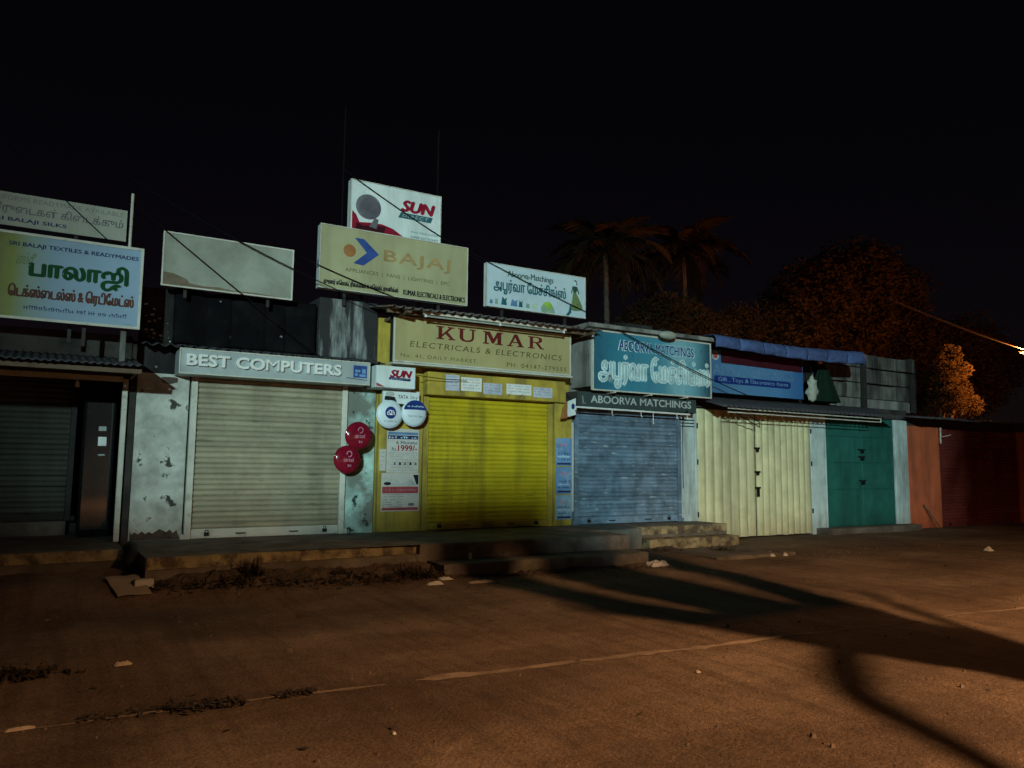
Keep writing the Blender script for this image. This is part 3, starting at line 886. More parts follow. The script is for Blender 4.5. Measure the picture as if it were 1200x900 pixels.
# ------------------------------------------------------------------ signs
class Board:
    def __init__(self, name, label, cat, x0, x1, z0, z1, y, depth, face, side, frame=None, fw=0.02, group=None, legs=0.0, edge_glow=None):
        self.x0, self.x1, self.z0, self.z1, self.y = x0, x1, z0, z1, y
        self.root = thing(name, ((x0 + x1) / 2, y + depth / 2, z0), label, cat, group)
        boxo('panel', x0 + 0.004, x1 - 0.004, y, y + 0.012, z0 + 0.004, z1 - 0.004, face, self.root)
        boxo('casing', x0, x1, y + 0.0125, y + depth, z0, z1, side, self.root, 0.006)
        if frame:
            mb = MB()
            mb.box(x0 - fw * 0.4, x1 + fw * 0.4, y - 0.012, y + 0.02, z1 - fw * 0.6, z1 + fw * 0.4)
            mb.box(x0 - fw * 0.4, x1 + fw * 0.4, y - 0.012, y + 0.02, z0 - fw * 0.4, z0 + fw * 0.6)
            mb.box(x0 - fw * 0.4, x0 + fw * 0.6, y - 0.013, y + 0.02, z0 + fw * 0.6, z1 - fw * 0.6)
            mb.box(x1 - fw * 0.6, x1 + fw * 0.4, y - 0.013, y + 0.02, z0 + fw * 0.6, z1 - fw * 0.6)
            mb.build('frame', frame, self.root)
        if legs:
            for k in (0.18, 0.82):
                xx = x0 + (x1 - x0) * k
                boxo('leg', xx - 0.02, xx + 0.02, y + depth, y + depth + 0.04, z0 - legs, z1 - 0.05, M['steel'], self.root)

    def X(self, u): return self.x0 + (self.x1 - self.x0) * u
    def Z(self, v): return self.z0 + (self.z1 - self.z0) * v

    def text(self, s, u0, u1, v0, v1, c, layer=1, **k):
        return lettering(self.root, s, self.X(u0), self.X(u1), self.Z(v0), self.Z(v1), self.y - 0.0025 * layer, ink(c, None), **k)

    def poly(self, pts, c, layer=1, name='printed_shape'):
        return MB().poly([(self.X(u), self.Z(v)) for u, v in pts], self.y - 0.0025 * layer).build(name, ink(c, None), self.root)

    def disc(self, u, v, ru, rv, c, layer=1, rot=0.0, name='printed_disc'):
        return MB().ellipse(self.X(u), self.Z(v), (self.x1 - self.x0) * ru, (self.z1 - self.z0) * rv, self.y - 0.0025 * layer, rot=rot).build(name, ink(c, None), self.root)

    def marks(self, u0, u1, v0, v1, c, n, layer=1, **k):
        return scribble(self.root, self.X(u0), self.X(u1), self.Z(v0), self.Z(v1), self.y - 0.0025 * layer, ink(c, None), n, **k)


def rectp(u0, u1, v0, v1):
    return [(u0, v0), (u1, v0), (u1, v1), (u0, v1)]


SX = lambda px: (-0.59 + px / 166 * 1.46)


def uA(px):
    return (SX(px) + 2.3) / (0.88 + 2.3)


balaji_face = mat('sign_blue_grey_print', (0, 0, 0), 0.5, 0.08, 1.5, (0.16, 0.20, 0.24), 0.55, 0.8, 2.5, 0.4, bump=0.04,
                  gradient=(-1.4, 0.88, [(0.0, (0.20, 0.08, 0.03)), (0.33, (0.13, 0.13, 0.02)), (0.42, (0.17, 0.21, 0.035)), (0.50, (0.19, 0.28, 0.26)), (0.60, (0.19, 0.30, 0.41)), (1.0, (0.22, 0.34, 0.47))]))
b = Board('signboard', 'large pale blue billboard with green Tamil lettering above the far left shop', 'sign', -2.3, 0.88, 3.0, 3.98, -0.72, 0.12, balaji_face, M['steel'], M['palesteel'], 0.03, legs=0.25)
b.text('SRI BALAJI TEXTILES & READYMADES', uA(11), uA(162), 0.835, 0.895, 'navy', bold=0.05)
b.text('ஸ்ரீ', uA(20), uA(42), 0.60, 0.78, 'olive', shear=0.5)
b.text('பாலாஜி', uA(36), uA(150), 0.43, 0.74, 'green', bold=0.06)
b.text('ெடக்ஸ்ைடல்ஸ் & ெரடிேமட்ஸ்', uA(14), uA(159), 0.22, 0.40, 'brown', bold=0.045)
b.marks(uA(32), uA(152), 0.11, 0.165, 'navy', 44)
b.marks(uA(150), uA(159), 0.03, 0.05, 'grey', 5)
for x in (-2.0, 0.70):
    boxo('post', x, x + 0.06, -0.60, -0.55, 2.60, 3.05, M['concrete'], b.root)

b = Board('signboard', 'long faded cream board with grey Tamil lettering above the large pale blue billboard', 'sign', -2.3, 0.70, 4.10, 4.50, -0.52, 0.04, M['signbeige'], M['steel'], legs=1.3)
b.text('ALL UNIFORMS READYMADE AVAILABLE', 0.46, 0.985, 0.76, 0.90, 'grey', spacing=1.05)
b.text('சீருைடகள் கிைடக்கும்', 0.54, 0.985, 0.34, 0.68, 'midgrey', bold=0.01)
b.text('SRI BALAJI SILKS', 0.53, 0.785, 0.12, 0.26, 'navy', bold=0.05)
o = MB().tube([(0.745, -0.50, 2.95), (0.745, -0.50, 4.73)], 0.018, 8).build('sign_pole', M['palesteel'])
tag(o, 'thin upright pipe at the right end of the cream board', 'pole')

b = Board('signboard', 'blank weathered beige board on the parapet above the black tarpaulin', 'sign', 1.15, 2.82, 3.665, 4.37, -0.30, 0.09, mat('sign_blank_grime', (0.27, 0.295, 0.25), 0.6, 0.15, 2.5, (0.13, 0.125, 0.09), 0.45, 0.72, 1.6, 0.7, bump=0.08), M['palesteel'], M['palesteel'], 0.02, legs=0.12)
# grime along its lower left corner, a torn skin of dirt
pts = [(0.01, 0.02), (0.01, 0.25), (0.08, 0.24), (0.13, 0.2), (0.18, 0.16), (0.2, 0.09), (0.3, 0.06), (0.42, 0.075), (0.55, 0.04), (0.7, 0.055), (0.85, 0.03), (0.97, 0.02)]
MB().poly([(b.X(u), b.Z(v)) for u, v in pts], b.y - 0.003).build('dirt_crust', mat('dried_mud', (0.15, 0.12, 0.08), 0.95, 0.3, 6.0, bump=0.4), b.root)

b = Board('signboard', 'aged cream billboard with blue chevron and orange disc standing on the roof', 'sign', 3.22, 5.62, 3.92, 4.86, -0.22, 0.14, M['signolive'], M['signwhite'], M['palesteel'], 0.012, legs=0.2)
b.disc(0.185, 0.64, 0.040, 0.10, 'orange')
b.poly([(0.215, 0.86), (0.275, 0.86), (0.375, 0.645), (0.275, 0.43), (0.21, 0.45), (0.295, 0.645)], 'blue')
b.text('BAJAJ', 0.41, 0.87, 0.50, 0.74, 'fadeorange', bold=0.05, spacing=1.15)
b.text('APPLIANCES  |  FANS  |  LIGHTING  |  EPC', 0.16, 0.87, 0.285, 0.36, 'darkolive')
b.text('குமார் எெலக்ட்ரிக்கல்ஸ் & எெலக்ட்ரானிக்ஸ்', 0.03, 0.51, 0.05, 0.155, 'black', bold=0.05)
b.text('KUMAR ELECTRICALS & ELECTRONICS', 0.545, 0.985, 0.05, 0.135, 'black', bold=0.06)
boxo('casing_mark', 3.2185, 3.2195, -0.17, -0.12, 4.22, 4.34, ink('blue', None), b.root)

b = Board('signboard', 'white sign with red slanted logo and grey dish picture, topmost on the roof', 'sign', 3.76, 5.28, 4.90, 5.74, 0.10, 0.13, M['signwhite'], M['signwhite'], M['palesteel'], 0.012, legs=1.2)
b.poly([(0.02, 0.0), (0.02, 0.42), (0.06, 0.36), (0.10, 0.22), (0.2, 0.24), (0.34, 0.25), (0.46, 0.2), (0.56, 0.1), (0.62, 0.0)], 'red')
b.poly([(0.05, 0.0), (0.07, 0.22), (0.13, 0.16), (0.25, 0.2), (0.38, 0.21), (0.36, 0.03), (0.34, 0.0)], 'duskred', 2)
b.disc(0.19, 0.53, 0.135, 0.235, 'midgrey', 3, rot=0.0)
b.disc(0.205, 0.51, 0.115, 0.20, 'steelgrey', 4)
b.poly([(0.2, 0.16), (0.26, 0.34), (0.30, 0.32), (0.28, 0.14)], 'midgrey', 4)
b.text('SUN', 0.555, 0.925, 0.58, 0.79, 'red', shear=0.25, bold=0.13, layer=2)
b.poly([(0.545, 0.55), (0.515, 0.44), (0.885, 0.44), (0.91, 0.55)], 'teal')
b.text('DIRECT', 0.56, 0.86, 0.465, 0.525, 'silver', shear=0.2, layer=2, spacing=1.2)
b.text('குமார் எெலக்ட்ரானிக்ஸ்', 0.66, 0.975, 0.18, 0.235, 'teal')
b.text('KUMAR ELECTRONICS', 0.66, 0.975, 0.09, 0.135, 'teal', bold=0.02)

for x, zt, lab in ((3.70, 6.95, 'tall thin mast at the left end of the topmost white sign'), (5.31, 6.95, 'thin mast rising behind the right end of the topmost white sign')):
    o = MB().tube([(x, 0.30, 3.75), (x, 0.30, zt)], 0.014, 8).build('mast', M['cable'])
    tag(o, lab, 'mast')

b = Board('signboard', 'small pale blue board with a printed woman in green dress on the roof edge', 'sign', 6.03, 8.03, 3.99, 4.72, -0.12, 0.10, mat('sign_pale_blue', (0.44, 0.56, 0.62), 0.5, 0.08, 1.5, (0.26, 0.32, 0.36), 0.55, 0.8, 2.5, 0.5, bump=0.04), M['signwhite'], M['palesteel'], 0.012, legs=0.3)
b.text('Aboorva-Matchings', 0.20, 0.66, 0.70, 0.88, 'inkgreen', bold=0.03)
b.text('அபர்வா ேமச்சிங்ஸ்', 0.07, 0.79, 0.31, 0.68, 'teal', bold=0.03, hook=2)
random.seed(3)
for u0, c, w, h in ((0.03, 'steelblue', 0.03, 0.10), (0.08, 'sage', 0.03, 0.14), (0.14, 'teal', 0.055, 0.18), (0.23, 'steelblue', 0.07, 0.16), (0.31, 'teal', 0.04, 0.15), (0.38, 'sage', 0.04, 0.12), (0.44, 'palegreen', 0.06, 0.14)):
    b.poly([(u0, 0.07), (u0 + w, 0.07), (u0 + w * 0.9, 0.07 + h * 0.6), (u0 + w * 1.05, 0.07 + h), (u0 + w * 0.6, 0.07 + h * 0.75), (u0 + w * 0.2, 0.07 + h * 1.05)], c)
b.disc(0.60, 0.15, 0.055, 0.13, 'lime')
b.poly([(0.54, 0.02), (0.53, 0.14), (0.57, 0.2), (0.6, 0.1), (0.66, 0.18), (0.68, 0.03)], 'sage', 2)
b.poly([(0.87, 0.60), (0.90, 0.60), (0.935, 0.46), (0.965, 0.30), (0.972, 0.20), (0.93, 0.16), (0.88, 0.15), (0.845, 0.17), (0.852, 0.32), (0.862, 0.46)], 'olive')
b.poly([(0.868, 0.60), (0.902, 0.60), (0.912, 0.66), (0.925, 0.56), (0.934, 0.60), (0.912, 0.75), (0.862, 0.75), (0.845, 0.58), (0.853, 0.56), (0.866, 0.68)], 'inkgreen', 2)
b.disc(0.888, 0.83, 0.016, 0.05, 'palecyan', 2)
b.poly([(0.875, 0.88), (0.89, 0.91), (0.905, 0.88), (0.912, 0.80), (0.90, 0.78), (0.902, 0.86)], 'black', 3)
b.poly([(0.79, 0.02), (0.82, 0.12), (0.835, 0.3), (0.85, 0.3), (0.85, 0.1), (0.82, 0.02)], 'teal', 2)

# white signboard with raised letters over the beige shutter
b = Board('signboard', 'pale grey shop sign with raised white capital letters above the beige shutter', 'sign', 1.40, 3.94, 2.525, 2.845, -0.45, 0.42, M['signsteel'], M['signsteel'], M['palesteel'], 0.014)
words = 'BEST COMPUTERS'
spans = []
vs_all, _ = text_mesh(words, bold=0.035, spacing=1.04)
ax, bx = min(v.x for v in vs_all), max(v.x for v in vs_all)
pen = 0.0
for i, ch in enumerate(words):
    if ch == ' ':
        continue
    va, _ = text_mesh(words[:i + 1], bold=0.035, spacing=1.04)
    vb, _ = text_mesh(ch, bold=0.035)
    right = max(v.x for v in va)
    wd = max(v.x for v in vb) - min(v.x for v in vb)
    u1 = (right - ax) / (bx - ax)
    u0 = (right - wd - ax) / (bx - ax)
    U = lambda t: b.X(0.03 + t * 0.80)
    lo, hi = (0.32, 0.79) if ch not in 'COSU' else (0.31, 0.80)
    lettering(b.root, ch, U(u0), U(u1), b.Z(lo), b.Z(hi), b.y - 0.001, M['plastic_white'], bold=0.0 if ch == 'M' else 0.03, extrude=0.05, name='letter')
b.poly(rectp(0.905, 0.985, 0.30, 0.85), 'blue')
b.poly(rectp(0.915, 0.945, 0.55, 0.66), 'skyblue', 2)
b.poly(rectp(0.955, 0.977, 0.5, 0.7), 'skyblue', 2)
b.poly(rectp(0.915, 0.93, 0.38, 0.5), 'skyblue', 2)
b.poly(rectp(0.94, 0.977, 0.36, 0.46), 'skyblue', 2)
b.poly([(0.86, 0.26), (0.985, 0.19), (0.985, 0.215), (0.87, 0.285)], 'navy', 2)

# yellow shop sign
b = Board('signboard', 'long pale yellow sign with dark red serif lettering above the yellow shutter', 'sign', 4.30, 7.47, 2.91, 3.58, -0.46, 0.16, M['signkumar'], M['steel'], M['palesteel'], 0.022)
KU = {
    'K': [[(0, 0), (.42, 0), (.42, .09), (.31, .09), (.31, .91), (.42, .91), (.42, 1), (0, 1), (0, .91), (.11, .91), (.11, .09), (0, .09)],
          [(.31, .38), (.68, .91), (.60, .91), (.60, 1), (.98, 1), (.98, .91), (.86, .91), (.31, .20)],
          [(.44, .50), (.74, .09), (.64, .09), (.64, 0), (1.02, 0), (1.02, .09), (.94, .09), (.56, .66)]],
    'U': [[(0, 1), (0, .91), (.10, .91), (.10, .30), (.16, .12), (.28, .02), (.5, -.02), (.72, .02), (.84, .12), (.90, .30), (.90, .91), (1, .91), (1, 1), (.64, 1), (.64, .91), (.78, .91), (.78, .32), (.70, .16), (.5, .10), (.36, .15), (.30, .30), (.30, .91), (.40, .91), (.40, 1)]],
    'M': [[(0, 0), (.30, 0), (.30, .09), (.20, .09), (.20, .91), (.30, 1), (0, 1), (0, .91), (.09, .91), (.09, .09), (0, .09)],
          [(.12, 1), (.34, 1), (.56, .36), (.50, .08), (.44, .08)],
          [(.88, 1), (.70, 1), (.44, .20), (.48, .08), (.54, .08), (.72, .58)],
          [(.60, 0), (1, 0), (1, .09), (.91, .09), (.91, .91), (1, .91), (1, 1), (.72, 1), (.72, .09), (.60, .09)]],
    'A': [[(0, 0), (.32, 0), (.32, .09), (.22, .09), (.50, .80), (.44, 1), (.42, 1), (.10, .09), (0, .09)],
          [(.58, 0), (1, 0), (1, .09), (.92, .09), (.60, 1), (.44, 1), (.42, .86), (.70, .09), (.58, .09)],
          [(.26, .30), (.70, .30), (.68, .39), (.29, .39)]],
    'R': [[(0, 0), (.40, 0), (.40, .09), (.30, .09), (.30, .91), (.40, 1), (0, 1), (0, .91), (.10, .91), (.10, .09), (0, .09)],
          [(.30, 1), (.60, 1), (.78, .95), (.86, .84), (.86, .66), (.78, .54), (.60, .48), (.30, .48), (.30, .57), (.54, .57), (.64, .64), (.66, .76), (.62, .87), (.52, .91), (.30, .91)],
          [(.44, .48), (.64, .49), (.86, .09), (.98, .09), (.98, 0), (.74, 0)]],
}
cell = [0.215, 0.330, 0.470, 0.610, 0.735]
for ch, u in zip('KUMAR', cell):
    w = 0.115 if ch == 'M' else 0.10
    mb = MB()
    for k, stroke in enumerate(KU[ch]):
        mb.poly([(b.X(u + w * x), b.Z(0.58 + 0.30 * z)) for x, z in stroke], b.y - 0.003 - 0.0006 * k)
    mb.build('letter', ink('maroon', None), b.root)
b.text('ELECTRICALS & ELECTRONICS', 0.08, 0.945, 0.345, 0.475, 'darkolive', shear=0.12, bold=0.015, spacing=1.2)
b.text('No. 41, DAILY MARKET.', 0.035, 0.445, 0.09, 0.185, 'darkolive', spacing=1.2)
b.text('PH: 04147-279555', 0.61, 0.975, 0.085, 0.185, 'darkolive', bold=0.01, spacing=1.2)
boxo('drip_rail', 4.28, 7.49, -0.50, -0.30, 2.865, 2.892, M['palesteel'], b.root)

# fluorescent tube batten above it (unlit)
t = thing('tube_light', (5.85, -0.78, 3.56), 'long unlit tube light fitting above the pale yellow sign', 'lamp')
boxo('batten', 4.62, 7.16, -0.80, -0.75, 3.585, 3.625, M['palesteel'], t, 0.005)
MB().tube([(4.66, -0.775, 3.562), (7.12, -0.775, 3.562)], 0.014, 8).build('tube', M['signbeige'], t)
for x in (4.64, 5.9, 7.10):
    boxo('tube_holder', x, x + 0.03, -0.79, -0.76, 3.545, 3.586, M['plastic_white'], t)

# small white sign at the pier
b = Board('signboard', 'small white box sign with red slanted logo above the two white dishes', 'sign', 4.02, 4.63, 2.50, 2.82, -0.52, 0.40, M['signwhite'], M['signwhite'])
b.text('SUN', 0.35, 0.90, 0.50, 0.82, 'red', shear=0.3, bold=0.13, layer=2)
b.poly([(0.30, 0.38), (0.86, 0.34), (0.88, 0.46), (0.33, 0.50)], 'navy')
b.text('DIRECT', 0.36, 0.82, 0.385, 0.44, 'silver', layer=2, shear=0.2)
b.poly([(0.0, 0.05), (0.22, 0.02), (0.1, 0.14), (0.0, 0.2)], 'faintred')

b = Board('signboard', 'narrow white board with black print just under the small white box sign', 'sign', 4.22, 4.80, 2.29, 2.492, -0.30, 0.06, M['signwhite'], M['signwhite'])
b.poly([(0.03, 0.25), (0.28, 0.22), (0.33, 0.10), (0.37, 0.14), (0.31, 0.50), (0.05, 0.55)], 'black')
b.disc(0.18, 0.7, 0.12, 0.18, 'faintgrey')
b.text('TATA', 0.40, 0.68, 0.40, 0.66, 'black', layer=2, bold=0.02)
b.text('Sky', 0.74, 0.95, 0.34, 0.66, 'midgrey', layer=2)


def dish(x, z, y, r, material, label, group, tilt=0.0):
    """Satellite dish displayed flat on the wall: a shallow shell with rolled rim and a back bracket."""
    t = thing('satellite_dish', (x, y, z - r), label, 'dish', group)
    mb = MB()
    n, rings = 32, 7
    vs, fs = [(x, y - 0.045, z)], []
    for j in range(1, rings + 1):
        k = j / rings
        for i in range(n):
            a = 2 * math.pi * i / n
            vs.append((x + r * k * math.cos(a), y - 0.045 * (1 - k * k), z + r * k * math.sin(a)))
    for i in range(n):
        fs.append((0, 1 + (i + 1) % n, 1 + i))
    for j in range(rings - 1):
        for i in range(n):
            p, q = 1 + j * n, 1 + (j + 1) * n
            fs.append((p + i, p + (i + 1) % n, q + (i + 1) % n, q + i))
    mb.add(vs, fs)
    mb.build('reflector', material, t, smooth=True, solid=0.004)
    mb = MB()
    ring = [(x + r * math.cos(2 * math.pi * i / 32), y + 0.004, z + r * math.sin(2 * math.pi * i / 32)) for i in range(33)]
    mb.tube(ring, 0.009, 6, cap=False)
    mb.build('rim', material, t, smooth=True)
    boxo('bracket', x - 0.03, x + 0.03, y + 0.012, y + 0.12, z - 0.04, z + 0.04, M['steel'], t)
    return t


d = dish(4.315, 2.13, -0.33, 0.20, M['dishwhite'], 'white round dish with dark blue round logo beside the poster pier', 'round dishes hung at the pier')
MB().ellipse(4.315, 2.15, 0.085, 0.09, -0.3785, y1=-0.372).build('logo_disc', ink('darkblue', None), d)
lettering(d, 'd2h', 4.255, 4.375, 2.115, 2.19, -0.3815, ink('white', None), bold=0.02)
scribble(d, 4.22, 4.41, 2.015, 2.035, -0.375, ink('navy', None), 12)
d = dish(4.695, 2.16, -0.35, 0.195, M['dishwhite'], 'white round dish with a dark blue top band', 'round dishes hung at the pier')
pts = [(4.695 + 0.19 * math.cos(a), 2.16 + 0.19 * math.sin(a)) for a in [R(15 + i * 10) for i in range(16)]]
MB().poly(pts, -0.4, -0.392).build('blue_band', ink('darkblue', None), d)
scribble(d, 4.57, 4.84, 2.245, 2.27, -0.402, ink('palecyan', None), 12)
lettering(d, 'TATA Sky', 4.58, 4.82, 2.09, 2.125, -0.398, ink('midgrey', None))
for (x, z, y, lab) in ((3.835, 1.80, -0.36, 'upper glossy red round dish with white logo at the beige shutter edge'), (3.70, 1.46, -0.30, 'lower glossy red round dish with white logo at the beige shutter edge')):
    d = dish(x, z, y, 0.19, M['dishred'], lab, 'round dishes hung at the pier')
    loop = [(x + 0.015 + 0.036 * math.cos(a), y - 0.049, z + 0.075 + 0.04 * math.sin(a)) for a in [R(200 - i * 24) for i in range(14)]]
    MB().tube(loop, 0.0075, 6).build('logo_loop', ink('pink', None), d)
    lettering(d, 'airtel', x - 0.065, x + 0.08, z - 0.035, z + 0.02, y - 0.0495, ink('pink', None), bold=0.01)
    lettering(d, 'tv', x - 0.01, x + 0.05, z - 0.11, z - 0.07, y - 0.0495, ink('pink', None), bold=0.01)


# posters on the yellow pier
def poster(label, x0, x1, z0, z1, y, face, group=None, curl=0.012):
    t = thing('poster', ((x0 + x1) / 2, y, z0), label, 'poster', group)

    def fn(u, v):
        return (x0 + (x1 - x0) * u, y - curl * 0.2 * mnoise.noise(Vector((u * 3 + x0 * 5, v * 4, 2))), z0 + (z1 - z0) * v)
    MB().grid(fn, 8, 10).build('sheet', face, t, smooth=True)
    return t


p = poster('white poster with dark blue top and red price numerals on the yellow pier', 4.37, 4.89, 1.27, 1.93, -0.115, M['paper'])
Y = -0.121
MB().box(4.385, 4.875, Y, Y + 0.0008, 1.84, 1.88).build('printed_band', ink('steelblue', None), p)
MB().box(4.385, 4.875, Y, Y + 0.0008, 1.775, 1.83).build('printed_band', ink('navy', None), p)
scribble(p, 4.40, 4.86, 1.785, 1.815, Y - 0.002, ink('palecyan', None), 10)
lettering(p, '6 Months', 4.52, 4.86, 1.70, 1.745, Y, ink('navy', None), bold=0.03)
lettering(p, 'Rs.', 4.45, 4.53, 1.60, 1.65, Y, ink('black', None))
lettering(p, '1999/-', 4.55, 4.86, 1.595, 1.685, Y, ink('red', None), bold=0.04)
for z in (1.56, 1.53, 1.50, 1.46, 1.42, 1.38, 1.34, 1.30):
    scribble(p, 4.40 + random.uniform(0, 0.06), 4.87, z, z + 0.018, Y, ink('grey', None), random.randint(18, 30))
for k in range(5):
    MB().ellipse(4.50 + k * 0.085, 1.405, 0.018, 0.022, Y - 0.002, 12).build('printed_spot', ink('black' if k % 2 else 'midgrey', None), p)
p = poster('white poster with two dark red bands on the yellow pier', 4.295, 4.905, 0.70, 1.265, -0.125, M['paper'])
Y = -0.131
MB().box(4.31, 4.89, Y, Y + 0.0008, 0.965, 1.065).build('printed_band', ink('faintred', None), p)
MB().box(4.31, 4.89, Y, Y + 0.0008, 0.715, 0.755).build('printed_band', ink('faintred', None), p)
scribble(p, 4.36, 4.86, 1.00, 1.03, Y - 0.002, ink('pink', None), 18)
MB().ellipse(4.39, 1.11, 0.06, 0.025, Y, 18).build('printed_spot', ink('black', None), p)
MB().poly([(4.46, 1.09), (4.54, 1.16), (4.60, 1.10), (4.68, 1.13), (4.78, 1.18), (4.85, 1.08), (4.7, 1.08)], Y).build('printed_shape', ink('silver', None), p)
MB().poly([(4.80, 1.24), (4.89, 1.24), (4.89, 1.10), (4.86, 1.09)], Y).build('printed_shape', ink('black', None), p)
for z, n in ((0.935, 26), (0.905, 24), (0.86, 9), (0.825, 12), (0.79, 8), (0.765, 12)):
    scribble(p, 4.33, 4.66, z, z + 0.02, Y, ink('midgrey', None), n)
MB().ellipse(4.78, 0.80, 0.055, 0.022, Y, 18).build('printed_spot', ink('midgrey', None), p)
p = poster('torn narrow paper strip beside the two posters on the yellow pier', 4.262, 4.362, 1.30, 1.62, -0.109, M['paper'])
for z in (1.56, 1.50, 1.44, 1.38):
    scribble(p, 4.275, 4.345, z, z + 0.02, -0.1135, ink('grey', None), 5)

# paper notices on the yellow lintel
random.seed(9)
notes = [(5.28, 5.52, 2.55, 2.80, 'leftmost paper notice on the yellow band over the yellow shutter'), (5.55, 5.92, 2.56, 2.775, 'wide paper notice, second from left on the yellow band'),
         (5.95, 6.30, 2.53, 2.71, 'faded lilac paper notice in the middle of the yellow band'), (6.38, 6.86, 2.55, 2.725, 'bright white paper notice right of centre on the yellow band'),
         (6.90, 7.28, 2.53, 2.70, 'rightmost lilac paper notice on the yellow band')]
for i, (x0, x1, z0, z1, lab) in enumerate(notes):
    face = mat('paper_bright', (0.66, 0.68, 0.66), 0.8, 0.1, 6.0, (0.4, 0.4, 0.38), 0.5, 0.75, 6.0, 0.5, bump=0.15) if i in (1, 3) else mat('paper_lilac', (0.46, 0.49, 0.58), 0.8, 0.12, 5.0, (0.25, 0.26, 0.32), 0.45, 0.7, 6.0, 0.7, bump=0.1)
    p = poster(lab, x0, x1, z0, z1, -0.208, face, 'paper notices on the yellow band')
    for k in range(4):
        z = z1 - 0.04 - k * 0.045
        if z > z0 + 0.01:
            scribble(p, x0 + 0.03, x1 - 0.03, z, z + 0.02, -0.2125, ink('grey' if k % 2 else 'steelblue', None), int((x1 - x0) / 0.03))
    if i in (3,):
        for u in (0.02, 0.5):
            MB().poly([(x0 + u * (x1 - x0), z0 - 0.05), (x0 + u * (x1 - x0) + 0.10, z0 + 0.04), (x0 + u * (x1 - x0) + 0.03, z0 - 0.01)], -0.213).build('torn_flap', ink('black', None), p)

# blue posters on the pier left of the blue shutter
for z0, z1, lab, c in ((1.40, 1.87, 'top blue poster on the pier left of the blue shutter', 0), (0.93, 1.38, 'middle blue poster on the pier left of the blue shutter', 0), (0.50, 0.91, 'bottom faded blue poster on the pier left of the blue shutter', 1)):
    face = mat('poster_blue_%d' % c, (0.12, 0.25, 0.45) if c == 0 else (0.18, 0.30, 0.42), 0.7, 0.25, 6.0, (0.34, 0.46, 0.55), 0.5, 0.68, 5.0, 0.7, bump=0.1)
    p = poster(lab, 7.42, 7.755, z0, z1, -0.112, face, 'blue posters on the pier')
    MB().box(7.45, 7.73, -0.119, -0.1182, z0 + 0.02, z0 + 0.05).build('printed_band', ink('navy', None), p)
    scribble(p, 7.50, 7.68, z1 - 0.14, z1 - 0.08, -0.119, ink('pink', None), 4)
    for k in range(3):
        scribble(p, 7.46, 7.72, z0 + 0.09 + k * 0.05, z0 + 0.125 + k * 0.05, -0.119, ink('navy' if k != 1 else 'palecyan', None), 8)
p = poster('pale torn poster wrapped on the corner beside the blue shutter', 7.762, 7.86, 0.62, 2.15, -0.02, M['paper'])
t = thing('hanging_board', (7.62, -0.35, 2.22), 'small white board with red corner hanging askew beside the blue shutter', 'sign')
MB().poly([(7.50, 2.22), (7.66, 2.26), (7.68, 2.55), (7.50, 2.48)], -0.36, -0.335).build('panel', M['signwhite'], t)
MB().ellipse(7.60, 2.40, 0.035, 0.05, -0.363, 16).build('logo_spot', ink('darkblue', None), t)
MB().poly([(7.36, 2.18), (7.49, 2.20), (7.49, 2.48), (7.40, 2.35)], -0.345, -0.33).build('red_flap', ink('orange', None), t)
MB().tube([(7.58, -0.345, 2.53), (7.58, -0.2, 2.62)], 0.006, 6).build('hanger', M['iron'], t)

# blue sign box
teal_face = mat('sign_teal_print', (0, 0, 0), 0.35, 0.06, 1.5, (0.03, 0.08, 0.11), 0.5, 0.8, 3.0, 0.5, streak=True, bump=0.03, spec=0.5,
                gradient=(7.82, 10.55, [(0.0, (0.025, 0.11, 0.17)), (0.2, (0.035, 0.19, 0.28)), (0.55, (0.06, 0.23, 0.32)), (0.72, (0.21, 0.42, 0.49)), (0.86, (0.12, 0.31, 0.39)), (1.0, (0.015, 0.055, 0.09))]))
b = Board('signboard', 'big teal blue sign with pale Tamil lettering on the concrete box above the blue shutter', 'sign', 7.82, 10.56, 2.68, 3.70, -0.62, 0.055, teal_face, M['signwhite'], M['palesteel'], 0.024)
b.text('ABOORVA MATCHINGS', 0.20, 0.85, 0.70, 0.885, 'palecyan', bold=0.055)
b.text('ABOORVA MATCHINGS', 0.205, 0.845, 0.708, 0.877, 'darkblue', bold=0.02, layer=2)
b.text('அபர்வா ேமச்சிங்ஸ்', 0.05, 0.985, 0.05, 0.64, 'palecyan', bold=0.055, hook=2)
b.text('அபர்வா ேமச்சிங்ஸ்', 0.05, 0.985, 0.05, 0.64, 'silverteal', bold=0.0, layer=2, hook=2)

b = Board('signboard', 'dark strip sign with silver capitals between the teal sign and the blue shutter', 'sign', 7.66, 10.38, 2.40, 2.665, -0.42, 0.36, mat('sign_dark_green', (0.035, 0.055, 0.055), 0.5, 0.15, 2.0, bump=0.04), M['darkwall'])
b.text('ABOORVA', 0.10, 0.47, 0.30, 0.78, 'silver', bold=0.04)
b.text('MATCHINGS', 0.50, 0.95, 0.30, 0.78, 'silver', bold=0.04)
b.poly([(0.035, 0.2), (0.06, 0.2), (0.06, 0.26), (0.045, 0.26), (0.04, 0.7), (0.03, 0.7)], 'grey')
for u in (0.22, 0.52, 0.83):
    boxo('sign_hook', b.X(u), b.X(u) + 0.03, -0.66, -0.43, 2.645, 2.675, M['palesteel'], b.root)
t = thing('shutter_rail', (8.9, -0.5, 2.34), 'white rail with hooks hung across the top of the blue shutter', 'rail')
MB().tube([(7.58, -0.47, 2.385), (10.16, -0.47, 2.365)], 0.017, 8).tube([(7.58, -0.47, 2.385), (7.58, -0.47, 2.33)], 0.012, 6).build('bar', M['plastic_white'], t)
